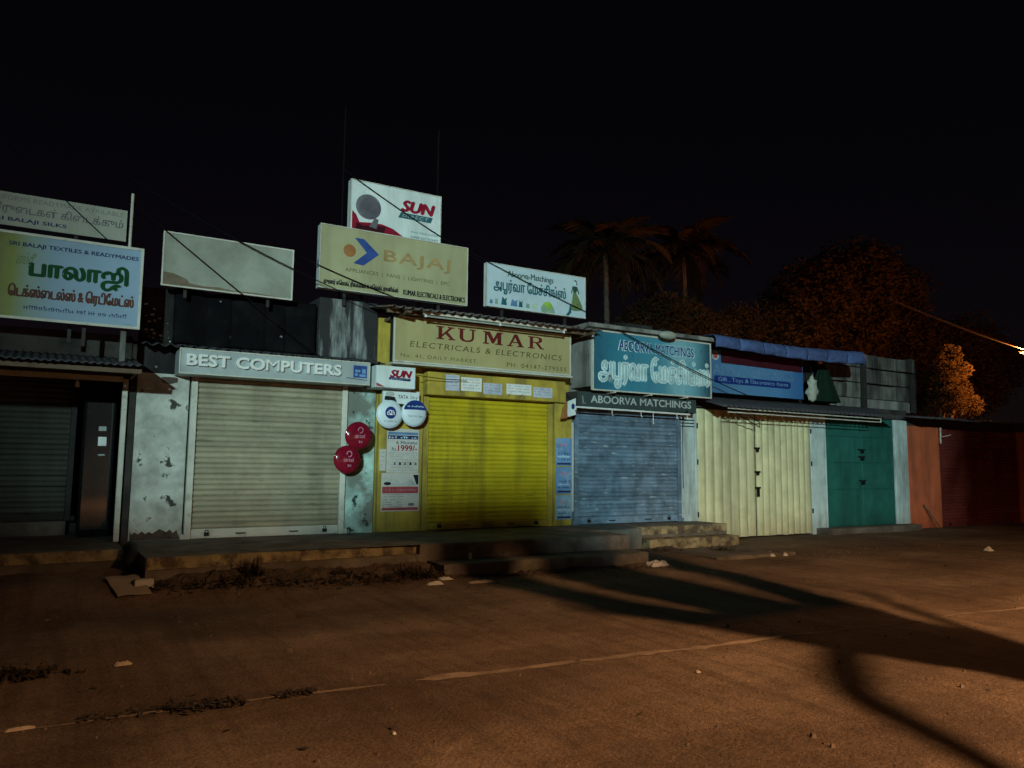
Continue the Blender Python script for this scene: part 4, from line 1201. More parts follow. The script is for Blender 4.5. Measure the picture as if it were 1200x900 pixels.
for x in (8.35, 9.0, 9.28, 9.85, 10.1):
    MB().tube([(x, -0.47, 2.37), (x, -0.47, 2.27 if x != 9.28 else 2.16), (x + 0.02, -0.49, 2.28 if x != 9.28 else 2.17)], 0.007, 6).build('hook', M['plastic_white'], t)
boxo('hanger', 7.60, 7.62, -0.465, -0.44, 2.36, 2.44, M['iron'], t)
boxo('hanger', 10.10, 10.12, -0.465, -0.44, 2.36, 2.44, M['iron'], t)

# unlit bulkhead lamp over the teal sign
t = thing('sign_lamp', (9.33, -0.8, 3.62), 'unlit oval white lamp on an arm over the teal sign', 'lamp')
MB().grid(lambda u, v: (9.33 + 0.20 * math.cos(2 * math.pi * u) * math.sin(math.pi * v), -0.82 + 0.09 * math.sin(2 * math.pi * u) * math.sin(math.pi * v), 3.72 + 0.075 * math.cos(math.pi * v)), 20, 10).build('globe', M['signbeige'], t, smooth=True)
MB().tube([(9.33, -0.82, 3.79), (9.33, -0.62, 3.86), (9.33, -0.4, 3.83)], 0.015, 8).build('arm', M['steel'], t)

# second blue sign over the cream doors
blue_face = mat('sign_mid_blue_print', (0, 0, 0), 0.45, 0.08, 1.5, (0.05, 0.10, 0.2), 0.5, 0.8, 3.0, 0.5, bump=0.04,
                gradient=(10.85, 13.55, [(0.0, (0.05, 0.13, 0.26)), (0.3, (0.08, 0.20, 0.36)), (0.7, (0.07, 0.20, 0.40)), (1.0, (0.03, 0.11, 0.30))]))
b = Board('signboard', 'blue sign with a dark rounded text strip above the cream doors', 'sign', 10.88, 13.55, 2.83, 3.68, -0.32, 0.10, blue_face, M['steel'], legs=0.0)
b.text('APPU CERAMICS', 0.02, 0.88, 0.43, 0.66, 'steelblue', bold=0.03)
b.disc(0.045, 0.85, 0.035, 0.10, 'silver')
b.disc(0.045, 0.85, 0.022, 0.065, 'faintred', 2)
b.poly([(0.03, 0.26), (0.045, 0.23), (0.83, 0.23), (0.85, 0.27), (0.85, 0.37), (0.83, 0.40), (0.045, 0.40), (0.03, 0.37)], 'darkblue')
b.text('Gift , Toys & Electronics Items', 0.07, 0.82, 0.25, 0.375, 'skyblue', layer=2)
b.marks(0.05, 0.80, 0.13, 0.16, 'steelblue', 40)
MB().poly([(b.X(0.1), b.Z(0.70)), (b.X(0.55), b.Z(0.68)), (b.X(0.99), b.Z(0.66)), (b.X(0.99), b.Z(0.99)), (b.X(0.1), b.Z(0.99))], b.y - 0.0045).build('dark_red_area', ink('duskred', None), b.root)  # dark red tone across the upper part of the sign

# rolled blue tarpaulin awning
t = thing('rolled_awning', (12.7, -0.7, 3.6), 'blue tarpaulin awning bunched along the roof edge above the blue sign', 'awning')
PUFF = 7


def valance_fn(u, v):
    x = 10.50 + (14.95 - 10.50) * u
    k = u * PUFF - math.floor(u * PUFF)
    puff = math.sin(math.pi * k) ** 0.6
    zt = 3.86 + 0.04 * u - 0.05 * math.sin(math.pi * u)
    a = v * math.pi * 0.78
    ry, rz = 0.10 + 0.035 * puff, 0.135 + 0.03 * u
    w = mnoise.noise(Vector((x * 3.2, v * 3, 1))) * 0.03 + mnoise.noise(Vector((x * 9, v * 6, 4))) * 0.012
    return (x, -0.74 - ry * math.sin(a) + w, zt - rz * (1 - math.cos(a)) + 0.5 * w + 0.012 * puff * v)


MB().grid(valance_fn, 140, 14).build('valance', M['tarpblue'], t, smooth=True, solid=0.004)
for k in range(1, PUFF):
    u = k / PUFF
    MB().tube([Vector(valance_fn(u, j / 12)) + Vector((0, -0.006, 0)) for j in range(13)], 0.007, 6).build('tie_cord', M['cable'], t)
mb = MB()
mb.grid(lambda u, v: (10.52 + 4.40 * u, -0.74 + 0.82 * v, 3.86 + 0.04 * u - 0.05 * math.sin(math.pi * u) + 0.02 * mnoise.noise(Vector((u * 12, v * 2, 0))) + 0.06 * v), 40, 6)
mb.build('sheet', M['tarpblue'], t, smooth=True, solid=0.004)
# pale cloth bundle and folded dark umbrella at the end of the blue sign
t = thing('cloth_bundle', (13.72, -0.42, 2.80), 'pale knotted cloth bundle at the right end of the blue sign', 'bundle')


def bundle_fn(u, v):
    d = Vector((math.cos(2 * math.pi * u) * math.sin(math.pi * v), math.sin(2 * math.pi * u) * math.sin(math.pi * v), math.cos(math.pi * v)))
    k = 1 + 0.35 * mnoise.noise(d * 2.2) + 0.15 * mnoise.noise(d * 6)
    neck = 1 - 0.35 * math.exp(-((v - 0.42) / 0.08) ** 2)
    return (13.70 + 0.15 * d.x * k * neck, -0.42 + 0.10 * d.y * k * neck, 3.05 + 0.25 * d.z * k)


MB().grid(bundle_fn, 26, 22).build('cloth', M['signbeige'], t, smooth=True)
MB().tube([(13.70, -0.42, 3.22), (13.72, -0.38, 3.62)], 0.012, 6).build('string', M['cable'], t)
t = thing('folded_umbrella', (14.35, -0.28, 2.8), 'dark green cloth bundle tied into a cone above the cream doors', 'umbrella')
mb = MB()


def cone_fn(u, v):
    r = (0.40 * (1 - v) ** 0.8 + 0.04) * (1 + 0.10 * math.sin(u * 2 * math.pi * 7))
    return (14.35 + r * math.cos(2 * math.pi * u), -0.20 + 0.5 * r * math.sin(2 * math.pi * u), 2.82 + 0.84 * v)


mb.grid(cone_fn, 56, 10)
mb.build('cloth', M['tarpgreen'], t, smooth=True)
MB().tube([(14.35, -0.2, 3.6), (14.35, -0.2, 3.70), (14.28, -0.2, 3.74), (14.22, -0.2, 3.70)], 0.014, 8).build('handle', M['palesteel'], t)

# ------------------------------------------------------------------ overhead cables
def cable(label, a, b_, sag, r=0.009, material=None, n=26):
    a, b_ = Vector(a), Vector(b_)
    pts = []
    for i in range(n + 1):
        t = i / n
        p = a.lerp(b_, t)
        p.z -= sag * 4 * t * (1 - t)
        pts.append(p)
    o = MB().tube(pts, r, 6).build('cable', material or M['cable'])
    return tag(o, label, 'cable', 'overhead cables')


cable('black cable crossing the cream board at the upper left', (-0.6, -0.56, 5.06), (0.95, -0.56, 3.70), 0.02, 0.007)
cable('black cable crossing the left half of the blank beige board', (0.30, -0.40, 5.0), (3.2, -0.48, 2.88), 0.03, 0.006)
cable('thick black cable crossing the upper right corner of the blank beige board', (0.6, -0.38, 5.02), (4.3, -0.38, 3.62), 0.10, 0.008)
cable('black cable crossing the lower left of the chevron billboard', (2.9, -0.27, 4.32), (5.75, -0.27, 3.60), 0.05, 0.007)
cable('black cable crossing the red logo of the topmost white sign', (3.6, 0.06, 5.86), (6.2, 0.06, 4.70), 0.05, 0.007)
cable('black cable crossing the small pale blue board', (5.6, -0.17, 4.86), (9.0, -0.17, 3.84), 0.04, 0.007)
cable('black cable drooping across the teal blue sign', (8.3, -0.70, 3.74), (11.4, -0.72, 2.78), 0.05)
cable('loose cable sagging under the small white box sign', (3.95, -0.53, 2.84), (5.6, -0.3, 2.72), 0.06, 0.006)

# ------------------------------------------------------------------ trees
def leaf_mesh(name, clumps, n, size, material, parent, seed=1, droop=0.2):
    random.seed(seed)
    mb = MB()
    tot = sum(c[3] ** 2 for c in clumps)
    for (cx, cy, cz, r, fl) in clumps:
        for _ in range(int(n * r * r / tot)):
            while True:
                d = Vector((random.uniform(-1, 1), random.uniform(-1, 1), random.uniform(-1, 1)))
                if 0.25 < d.length <= 1:
                    break
            d = d.normalized() * (0.35 + 0.65 * random.random() ** 0.5) * (1 + 0.3 * mnoise.noise(d * 2.3 + Vector((cx, cy, cz))))
            p = Vector((cx + d.x * r, cy + d.y * r, cz + d.z * r * fl))
            a = Vector((random.gauss(0, 1), random.gauss(0, 1), random.gauss(0, 0.6) - droop)).normalized()
            b_ = a.cross(Vector((random.gauss(0, 1), random.gauss(0, 1), random.gauss(0, 1)))).normalized()
            s = size * random.uniform(0.6, 1.3)
            mb.add([p - a * s, p + b_ * s * 0.42, p + a * s, p - b_ * s * 0.42], [(0, 1, 2, 3)])
    return mb.build(name, material, parent)


def limb(mb, a, b_, r0, r1, wob=0.06, n=6):
    a, b_ = Vector(a), Vector(b_)
    L_ = (b_ - a).length
    pts, rs = [], []
    for i in range(n + 1):
        t = i / n
        p = a.lerp(b_, t)
        k = wob * L_ * math.sin(math.pi * t)
        p += Vector((k * mnoise.noise(p * 0.9), k * mnoise.noise(p * 0.9 + Vector((5, 5, 5))), 0.5 * k))
        pts.append(p)
        rs.append(r0 + (r1 - r0) * t)
    mb.tube(pts, rs, 8)
    return pts[-1]


def broad_tree(label, base, height, crown, n, size, seed, trunk_r=0.22, name='broadleaf_tree'):
    t = thing(name, base, label, 'tree', 'trees behind the shops')
    random.seed(seed)
    bx, by, bz = base
    mb = MB()
    top = (bx + random.uniform(-0.3, 0.3), by, bz + height * 0.45)
    limb(mb, base, top, trunk_r, trunk_r * 0.7, 0.05)
    for c in crown:
        limb(mb, top, (c[0], c[1], c[2] + c[3] * 0.3), trunk_r * 0.45, 0.03, 0.12)
        for _ in range(3):
            limb(mb, (c[0], c[1], c[2]), (c[0] + random.uniform(-1, 1) * c[3] * 0.8, c[1] + random.uniform(-1, 1) * c[3] * 0.8, c[2] + random.uniform(-0.3, 0.8) * c[3]), 0.05, 0.015, 0.1, 4)
    mb.build('trunk', M['bark'], t, smooth=True, at_base=True)
    leaf_mesh('crown', crown, n, size, M['leaf'], t, seed)
    return t


random.seed(31)
frond_me = None


def frond_mesh(length, seed):
    random.seed(seed)
    mb = MB()
    pts = []
    n = 14
    for i in range(n + 1):
        t = i / n
        pts.append(Vector((length * (t - 0.10 * t * t), 0, length * (0.55 * t - 0.92 * t * t))))
    mb.tube(pts, [0.035 * (1 - 0.85 * i / n) for i in range(n + 1)], 5)
    for i in range(2, n * 3):
        t = i / (n * 3)
        p = Vector((length * (t - 0.10 * t * t), 0, length * (0.55 * t - 0.92 * t * t)))
        ll = length * 0.30 * math.sin(math.pi * min(1, 0.12 + t * 0.86)) * random.uniform(0.8, 1.15)
        for s in (-1, 1):
            tip = p + Vector((ll * 0.55, s * ll * 0.72, -ll * random.uniform(0.35, 0.75)))
            w = Vector((0.035, 0, 0.02))
            mid = p.lerp(tip, 0.5) + Vector((0, 0, 0.05 * ll))
            mb.add([p - w, p + w, mid + w, tip, mid - w], [(0, 1, 2, 3, 4)])
    me = bpy.data.meshes.new('frond')
    me.from_pydata(mb.v, [], mb.f)
    me.materials.append(M['palmleaf'])
    return me


frond_a, frond_b = frond_mesh(3.0, 4), frond_mesh(2.6, 8)


def palm(label, base, top, seed, scale=1.0):
    random.seed(seed)
    t = thing('palm_tree', base, label, 'palm', 'trees behind the shops')
    mb = MB()
    b_, tp = Vector(base), Vector(top)
    pts, rs = [], []
    for i in range(41):
        k = i / 40
        p = b_.lerp(tp, k) + Vector((0.35 * math.sin(k * 2.2) - 0.35 * k * math.sin(2.2), 0, 0))
        pts.append(p)
        rs.append((0.20 - 0.07 * k) * (1 + (0.10 if i % 2 else -0.02)))
    mb.tube(pts, rs, 10)
    mb.build('trunk', M['palmbark'], t, smooth=True, at_base=True)
    for i in range(24):
        o = bpy.data.objects.new('frond', frond_a if i % 3 else frond_b)
        COL.objects.link(o)
        o.parent = t
        o.location = tp - b_ + Vector((0, 0, 0.05))
        o.rotation_euler = (random.uniform(-0.25, 0.25), -0.85 + 1.75 * (i / 24) + random.uniform(-0.12, 0.12), i * 2.399 + random.uniform(-0.2, 0.2))
        k = random.uniform(0.85, 1.1) * scale
        o.scale = (k, k, k)
    return t


palm('palm tree with pale trunk behind the small pale blue board', (25.6, 22, 0), (25.7, 22, 13.2), 2, 1.30)
palm('darker palm tree right of the palm with the pale trunk', (35.4, 26, 0), (35.3, 26, 15.5), 6, 1.45)
broad_tree('round orange lit bushy tree behind the roof of the teal sign', (27.2, 18.5, 0), 8.0, [(26.6, 18.5, 8.9, 1.7, 0.8), (28.2, 18.6, 8.9, 1.6, 0.8), (29.8, 18.8, 8.7, 1.4, 0.8), (25.0, 18.6, 8.3, 1.2, 0.8)], 11000, 0.11, 12)
broad_tree('large dim broadleaf tree behind the block parapet', (44.0, 20.5, 0), 12, [(44.0, 20, 13.2, 3.3, 0.85), (40.3, 20, 11.8, 3.0, 0.8), (48.2, 20.4, 12.8, 3.2, 0.85), (43.5, 20.2, 10.0, 3.2, 0.7), (38.2, 20.0, 9.6, 2.5, 0.8), (50.2, 20.5, 10.2, 2.9, 0.8), (46.8, 20.5, 15.0, 2.0, 0.8)], 30000, 0.17, 14, 0.4)
broad_tree('small tree lit bright orange at the right edge of the block parapet', (31.9, 7.2, 0), 4.2, [(31.1, 7.0, 4.9, 0.75, 0.9), (32.0, 7.2, 5.4, 0.7, 0.8), (30.5, 7.1, 4.1, 0.7, 0.8), (31.8, 6.9, 4.3, 0.8, 0.8), (33.0, 7.4, 4.9, 0.7, 0.9), (33.6, 7.5, 5.7, 0.55, 0.8), (32.7, 7.3, 6.3, 0.5, 0.8), (34.3, 7.6, 4.2, 0.7, 0.8), (29.8, 7.2, 3.6, 0.6, 0.8)], 7000, 0.085, 16, 0.16)
broad_tree('dark broadleaf tree at the far right beyond the orange shop', (56.5, 20.0, 0), 9, [(54.0, 20, 9.6, 2.8, 0.8), (57.5, 20.2, 10.4, 2.9, 0.8), (60.8, 20.3, 9.2, 2.8, 0.8), (57.0, 20.0, 7.2, 2.9, 0.7)], 14000, 0.17, 18, 0.3)
broad_tree('dark sparse tree between the second palm and the large dim tree', (35.0, 20.5, 0), 8.5, [(34.2, 20.5, 9.4, 1.7, 0.9), (36.4, 20.6, 9.9, 1.6, 0.9), (32.2, 20.3, 8.8, 1.4, 0.8)], 6000, 0.12, 20, 0.18)

# street tree across the way: its thick trunk and limbs throw the long shadow over the road
t = thing('street_tree', (6.35, -12.9, 0), 'thick forked street tree beside the near lamp post, out of the picture', 'tree')
mb = MB()
limb(mb, (6.35, -12.9, -0.1), (6.40, -12.9, 2.2), 0.36, 0.28, 0.02)
limb(mb, (6.40, -12.9, 2.2), (6.38, -12.9, 4.1), 0.28, 0.27, 0.02)
limb(mb, (6.42, -12.9, 3.3), (6.98, -12.8, 4.6), 0.15, 0.10, 0.05)
limb(mb, (6.36, -12.9, 3.3), (6.02, -13.0, 4.6), 0.17, 0.11, 0.05)
limb(mb, (6.42, -12.9, 3.7), (6.55, -12.7, 6.2), 0.26, 0.14, 0.04)
limb(mb, (6.98, -12.8, 4.6), (7.25, -12.6, 6.9), 0.10, 0.04, 0.1)
limb(mb, (6.98, -12.8, 4.6), (6.80, -12.5, 6.6), 0.08, 0.04, 0.1)
limb(mb, (6.06, -13.0, 4.6), (5.75, -13.1, 6.8), 0.11, 0.04, 0.1)
limb(mb, (6.06, -13.0, 4.6), (6.25, -13.2, 6.6), 0.10, 0.04, 0.1)
limb(mb, (6.33, -12.92, 4.05), (5.66, -13.12, 3.85), 0.055, 0.05, 0.04)
limb(mb, (5.66, -13.12, 3.85), (4.85, -13.45, 3.15), 0.05, 0.03, 0.04)
limb(mb, (6.60, -12.9, 3.6), (7.22, -12.85, 4.35), 0.05, 0.02, 0.08)
limb(mb, (6.20, -12.9, 3.7), (5.86, -12.9, 4.5), 0.035, 0.015, 0.08)
mb.build('trunk', M['bark'], t, smooth=True, at_base=True)
leaf_mesh('crown', [(6.9, -12.8, 5.6, 0.42, 1.0), (6.0, -13.0, 5.6, 0.42, 1.0), (6.45, -12.8, 6.1, 0.6, 0.9), (7.2, -12.6, 6.9, 0.6, 0.8), (5.7, -13.1, 6.9, 0.6, 0.8), (6.5, -12.8, 5.1, 0.30, 1.0)], 4200, 0.085, M['leaf'], t, 41)

# ------------------------------------------------------------------ lamps of the place
def street_lamp(label, base, height, arm, power, colour, radius=0.12, aim=None, spot=None, name='street_lamp'):
    t = thing(name, base, label, 'street lamp')
    bx, by, bz = base
    ax, ay = arm
    hx, hy, hz = bx + ax, by + ay, bz + height
    mb = MB()
    mb.tube([(bx, by, bz - 0.1), (bx, by, bz + height - 0.3)], [0.09, 0.055], 12)
    mb.build('pole', M['steel'], t, smooth=True, at_base=True)
    MB().tube([(bx, by, hz - 0.32), (bx + ax * 0.4, by + ay * 0.4, hz + 0.02), (hx, hy, hz + 0.10)], 0.03, 8).build('arm', M['steel'], t, smooth=True)
    bulb_m = mat('lamp_glow_' + name + str(round(power)), (0.01, 0.01, 0.01), 0.4, 0.0, 1.0, bump=0.0, emit=((colour[0], colour[1] ** 1.45, colour[2] ** 1.4), 1.4))
    head = MB().grid(lambda u, v: (hx + 0.30 * math.cos(2 * math.pi * u) * math.cos(v * math.pi / 2), hy + 0.13 * math.sin(2 * math.pi * u) * math.cos(v * math.pi / 2), hz + 0.05 + 0.10 * math.sin(v * math.pi / 2)), 20, 6).build('housing', M['cable'], t, smooth=True)
    MB().grid(lambda u, v: (hx + 0.24 * math.cos(2 * math.pi * u) * math.sin(math.pi * v), hy + 0.11 * math.sin(2 * math.pi * u) * math.sin(math.pi * v), hz + 0.02 + 0.05 * math.cos(math.pi * v)), 16, 8).build('bulb', bulb_m, t, smooth=True)
    L_ = bpy.data.lights.new('lamp_light', 'SPOT' if spot else 'POINT')
    L_.energy = power
    L_.color = colour
    L_.shadow_soft_size = radius
    lo = bpy.data.objects.new('lamp_light', L_)
    COL.objects.link(lo)
    lo.parent = t
    lo.location = Vector((hx, hy, hz - 0.16)) - Vector(base)
    if spot:
        L_.spot_size, L_.spot_blend = spot
        d = Vector(aim) - Vector((hx, hy, hz - 0.16))
        lo.rotation_euler = d.to_track_quat('-Z', 'Y').to_euler()
    return t


street_lamp('orange sodium street lamp on the near side of the road, out of the picture', (6.6, -18.6, 0), 7.16, (0.0, 1.1), SODIUM_W, SODIUM_COL, 0.075, aim=(7.3, -16.2, 0), spot=(R(134), 1.0))
street_lamp('cool white floodlight mast across the road, out of the picture', (-12.8, -30.5, 0), 6.66, (0.3, 0.5), FLOOD_W, FLOOD_COL, 0.30, aim=(9.5, 0, 1.6), spot=(R(34), 0.85), name='floodlight_mast')
street_lamp('orange sodium street lamp glowing at the right edge behind the shops', (37.1, 6.4, 0), 6.50, (-0.86, -0.30), BACK_W, (1.0, 0.30, 0.06), 0.12, name='back_lamp_post')
cable('added pale cable standing in for the orange lens flare streak at the upper right', (36.5, 5.7, 6.50), (26.4, 5.7, 7.55), 0.10, 0.045, M['flarecable'])  # added cable, imitates the flare streak beside the lamp

# ------------------------------------------------------------------ unseen wall added behind the camera to keep floodlight off the ground
bw = thing('flood_blocker', (-4.0, -21.2, 0), 'unseen added building with a stepped parapet across the road, out of the picture', 'blocker')
for x0, x1, h in ((-17.0, -8.62, 4.80), (-8.618, -7.42, 4.72), (-7.418, -6.62, 4.86), (-6.618, -2.97, 4.54), (-2.968, 9.0, 5.40)):
    boxo('wall', x0, x1, -21.35, -21.10, -0.05, h - 0.06, M['concrete'], bw, 0.02)
    boxo('coping', x0, x1, -21.38, -21.07, h - 0.059, h, M['concrete'], bw, 0.015)

# ------------------------------------------------------------------ things lying about
def on_ground(x, y, dz=0.004):
    return gz(x, y) + dz


def crumple(name, label, cat, x, y, sx, sy, h, material, seed, group=None, z=None):
    random.seed(seed)
    off = Vector((seed * 1.7, seed * 0.3, 0))
    z0 = on_ground(x, y) if z is None else z

    def fn(u, v):
        px, py = (u - 0.5) * sx, (v - 0.5) * sy
        e = max(0.0, 1 - (2 * u - 1) ** 4) * max(0.0, 1 - (2 * v - 1) ** 4)
        k = 1 + 0.25 * mnoise.noise(Vector((u * 3, v * 3, seed)))
        return (x + px * k, y + py * k, z0 + e * h * (0.5 + 0.9 * abs(mnoise.noise(Vector((u * 4, v * 4, 0)) + off))))
    o = MB().grid(fn, 14, 14).build(name, material, smooth=False)
    return tag(o, label, cat, group)


tag(MB().grid(lambda u, v: (0.60 + 0.30 * u + 0.10 * (1 - v), -2.42 + 0.62 * v, 0.03 + gz(0.60 + 0.30 * u + 0.10 * (1 - v), -2.42 + 0.62 * v) + 0.02 * mnoise.noise(Vector((u * 2, v * 2, 3)))), 8, 8).build('cardboard_sheet', M['cardboard'], solid=0.006),
    'flat pale cardboard sheet lying on the road at the platform gap', 'cardboard')
o = boxo('brick_block', 0.86, 1.04, -2.22, -2.10, gz(0.95, -2.16) - 0.01, gz(0.95, -2.16) + 0.08, M['paper'], bevel=0.012)
tag(o, 'small pale block beside the cardboard sheet', 'block')
sk = MB()
path = [(0.905, -0.95, 0.47), (0.90, -1.20, 0.43), (0.895, -1.38, 0.30), (0.93, -1.55, 0.16), (0.98, -1.68, 0.06)]
rs = [0.03, 0.07, 0.085, 0.06, 0.03]
P_ = []
for i in range(17):
    t_ = i / 16 * 4
    k = min(3, int(t_))
    P_.append((Vector(path[k]).lerp(Vector(path[k + 1]), t_ - k), rs[k] + (rs[k + 1] - rs[k]) * (t_ - k)))
sk.tube([p for p, r_ in P_], [r_ for p, r_ in P_], 12)
sk.v = [tuple(Vector(p) + 0.035 * Vector((mnoise.noise(Vector(p) * 9), mnoise.noise(Vector(p) * 9 + Vector((3, 3, 3))), mnoise.noise(Vector(p) * 9 + Vector((7, 1, 2)))))) for p in sk.v]
tag(sk.build('sack', M['sack'], smooth=True), 'black crumpled sack stuffed in the gap between the two left platforms', 'sack')

crumple('plastic_bag', 'white crumpled plastic bag in the tree shadow below the middle steps', 'bag', 7.50, -2.55, 0.34, 0.22, 0.09, M['bag'], 3)
crumple('paper_scrap', 'white paper scrap below the step left of the yellow shutter', 'litter', 4.18, -2.55, 0.16, 0.10, 0.035, M['paper'], 5, 'paper scraps on the road')
crumple('paper_scrap', 'pale paper scrap beside the dry weeds under the platform', 'litter', 3.95, -2.75, 0.20, 0.08, 0.04, M['paper'], 7, 'paper scraps on the road')
crumple('cardboard_scrap', 'flat brown scrap right of the dry weeds under the platform', 'litter', 4.55, -2.78, 0.34, 0.12, 0.025, M['cardboard'], 9, 'paper scraps on the road')
for i, (x, y, lab) in enumerate(((10.00, -2.42, 'nearest of the three bright white scraps before the cream doors'), (10.20, -2.22, 'farthest of the three bright white scraps before the cream doors'), (10.28, -2.44, 'rightmost of the three bright white scraps before the cream doors'))):
    crumple('plastic_scrap', lab, 'litter', x, y, 0.10, 0.09, 0.06, M['bag'], 20 + i, 'three bright white scraps')
crumple('plastic_scrap', 'small white scrap on the road before the dark red shutter', 'litter', 14.3, -3.5, 0.16, 0.12, 0.08, M['bag'], 31)
o = MB().tube([(4.78, -2.05, 0.19), (4.78, -2.05, 0.27)], [0.025, 0.02], 10).build('paper_cup', M['bag'])
tag(o, 'tiny white paper cup standing on the lower step', 'cup')
crumple('paper_scrap', 'pale scrap at the left end of the leaf litter line', 'litter', -0.02, -6.08, 0.14, 0.04, 0.015, M['cardboard'], 33, 'paper scraps on the road')
crumple('paper_scrap', 'small pale scrap by the dark weeds at the left edge', 'litter', 0.55, -4.95, 0.11, 0.06, 0.03, M['cardboard'], 35, 'paper scraps on the road')
crumple('paper_scrap', 'tiny pale scrap above the road seam at right of centre', 'litter', 3.95, -6.95, 0.04, 0.035, 0.015, M['cardboard'], 37, 'paper scraps on the road')
crumple('paper_scrap', 'tiny white scrap on the road at the bottom left of centre', 'litter', 1.65, -7.10, 0.02, 0.02, 0.014, M['bag'], 39, 'paper scraps on the road')


def weeds(label, x, y, n, spread, h, seed, material=None):
    random.seed(seed)
    mb = MB()
    for _ in range(n):
        px, py = x + random.gauss(0, spread), y + random.gauss(0, spread * 0.5)
        z = gz(px, py)
        d = Vector((random.gauss(0, 0.6), random.gauss(0, 0.6), 1)).normalized()
        hh = h * random.uniform(0.4, 1.1)
        s = d.cross(Vector((random.gauss(0, 1), random.gauss(0, 1), 0))).normalized() * 0.008
        p0, p1, p2 = Vector((px, py, z - 0.01)), Vector((px, py, z)) + d * hh * 0.6, Vector((px, py, z)) + d * hh + Vector((random.gauss(0, 0.03), random.gauss(0, 0.03), -0.02))
        mb.add([p0 - s, p0 + s, p1 + s, p1 - s], [(0, 1, 2, 3)])
        mb.add([p1 - s, p1 + s, p2], [(0, 1, 2)])
        for k in range(2):
            q = p0.lerp(p2, random.uniform(0.3, 0.95))
            a = Vector((random.gauss(0, 1), random.gauss(0, 1), random.gauss(0, 0.5))).normalized() * 0.035
            b_ = a.cross(Vector((0, 0, 1))) * 0.5
            mb.add([q - a * 0.2, q + b_ * 0.6, q + a, q - b_ * 0.6], [(0, 1, 2, 3)])
    o = mb.build('weed_clump', material or M['weed'])
    return tag(o, label, 'weeds', 'weed clumps along the road')


weeds('dry weed clump at the platform foot left of the middle steps', 3.90, -2.42, 90, 0.13, 0.20, 3)
weeds('low dark weeds at the platform foot under the beige shutter', 1.75, -2.30, 45, 0.13, 0.14, 5)
weeds('low dark weeds at the platform foot below the two red dishes', 3.05, -2.25, 40, 0.10, 0.12, 7)
weeds('tuft growing over the painted platform edge under the beige shutter', 2.02, -2.15, 45, 0.06, 0.24, 8)
weeds('dark weed patch at the left edge of the road', -0.10, -4.95, 130, 0.14, 0.11, 9)
weeds('dark weeds by the slab before the blue shutter', 9.6, -1.75, 60, 0.12, 0.16, 11)


def litter_patch(label, x0, x1, y, n, seed, name='leaf_litter', material=None, spread=0.05, sz=0.05):
    random.seed(seed)
    mb = MB()
    for _ in range(n):
        px = random.uniform(x0, x1)
        py = y - 0.075 * (px - x0) + random.gauss(0, spread)
        z = gz(px, py) + random.uniform(0.006, 0.03)
        a = Vector((random.gauss(0, 1), random.gauss(0, 1), random.gauss(0, 0.3))).normalized() * sz * random.uniform(0.4, 1)
        b_ = a.cross(Vector((0, 0, 1))) * 0.5
        mb.add([Vector((px, py, z)) - a, Vector((px, py, z)) + b_, Vector((px, py, z)) + a, Vector((px, py, z)) - b_], [(0, 1, 2, 3)])
    o = mb.build(name, material or M['litter'])
    return tag(o, label, 'litter', kind='stuff')


litter_patch('dark leaf litter lying along the road seam at left', 0.70, 1.10, -6.13, 260, 1, spread=0.045, sz=0.035)
litter_patch('small heap of dark leaf litter on the road seam', 1.28, 1.52, -6.17, 110, 2, spread=0.03, sz=0.03)
litter_patch('thin trail of dark leaf litter at the left end of the seam', 0.25, 0.75, -6.08, 130, 4, spread=0.03, sz=0.025)
litter_patch('dark litter heaped along the platform foot', 1.0, 4.1, -2.22, 900, 6, spread=0.09, sz=0.045)
litter_patch('dark litter along the foot of the middle steps', 4.2, 7.6, -2.42, 300, 8, spread=0.07, sz=0.035)
litter_patch('dark litter before the ochre step', 8.4, 10.7, -1.25, 420, 10, spread=0.13, sz=0.05)

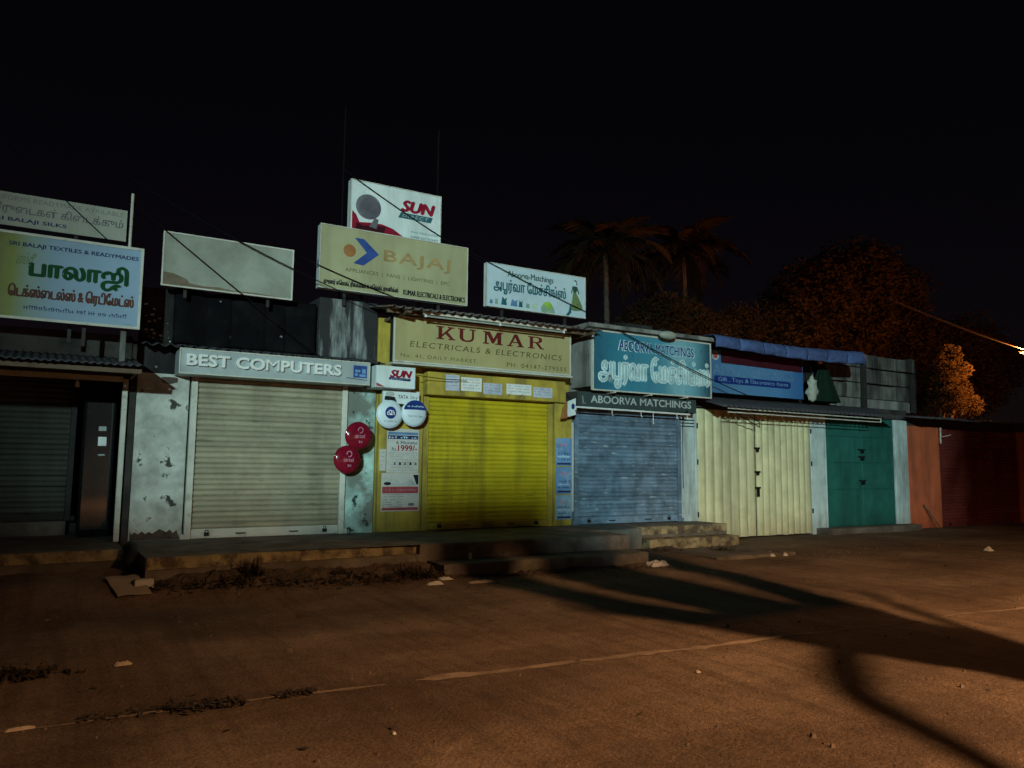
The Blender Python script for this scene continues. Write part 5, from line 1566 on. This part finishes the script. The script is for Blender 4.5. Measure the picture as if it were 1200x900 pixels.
# loose stones and grit, uncountable
random.seed(77)
mb = MB()
for _ in range(800):
    px, py = random.uniform(-2, 16), random.uniform(-9.3, -2.2)
    if random.random() < 0.35:
        py = random.uniform(-3.0, -2.2)
    s = random.uniform(0.004, 0.016) * (1.8 if random.random() < 0.05 else 1)
    z = gz(px, py)
    top = [(px + s * random.uniform(0.3, 0.7) * math.cos(a), py + s * random.uniform(0.3, 0.7) * math.sin(a), z + s * 0.9) for a in (0.2, 1.9, 3.3, 4.9)]
    bot = [(px + s * math.cos(a), py + s * math.sin(a), z - 0.004) for a in (0.2, 1.9, 3.3, 4.9)]
    mb.add(bot + top, [(4, 5, 6, 7), (0, 1, 5, 4), (1, 2, 6, 5), (2, 3, 7, 6), (3, 0, 4, 7)])
tag(mb.build('loose_stones', M['stone']), 'loose stone chips scattered over the dusty road', 'stones', kind='stuff')


def earth_bank(label, x0, x1, ya, yb, h, seed):
    """Clods and swept-up dirt piled against a platform foot."""
    nxs = int((x1 - x0) / 0.035)

    def fn(u, v):
        x = x0 + (x1 - x0) * u
        y = ya + (yb - ya) * v
        e = math.sin(math.pi * min(1.0, v * 0.62 + 0.0)) * min(1.0, u * 12, (1 - u) * 12)
        n_ = 0.55 * mnoise.noise(Vector((x * 2.2, y * 2.2, seed))) + 0.5 * abs(mnoise.noise(Vector((x * 7, y * 7, seed)))) + 0.35 * abs(mnoise.noise(Vector((x * 19, y * 19, seed))))
        return (x, y, gz(x, y) - 0.02 + h * e * max(0.0, 0.25 + n_))
    o = MB().grid(fn, nxs, 14).build('earth_bank', M['rubble'])
    return tag(o, label, 'dirt', kind='stuff')


earth_bank('dark clods of earth piled along the platform foot under the beige shutter', 0.98, 4.30, -2.42, -2.02, 0.12, 2)
earth_bank('dark dirt swept against the foot of the middle steps', 4.4, 7.7, -2.62, -2.33, 0.08, 5)
earth_bank('dark dirt lying before the ochre step', 8.3, 10.9, -1.75, -1.08, 0.09, 8)


random.seed(123)
mb = MB()
for _ in range(150):
    px, py = random.uniform(-1.5, 14), random.uniform(-8.8, -2.6)
    z = gz(px, py) + 0.006
    a = Vector((random.gauss(0, 1), random.gauss(0, 1), random.gauss(0, 0.25))).normalized() * random.uniform(0.012, 0.04)
    c_ = a.cross(Vector((0, 0, 1))) * 0.45
    p = Vector((px, py, z))
    mb.add([p - a, p + c_ + Vector((0, 0, 0.006)), p + a + Vector((0, 0, 0.01)), p - c_ + Vector((0, 0, 0.004))], [(0, 1, 2, 3)])
tag(mb.build('fallen_leaves', M['litter']), 'dry fallen leaves and scraps strewn over the road', 'leaves', kind='stuff')
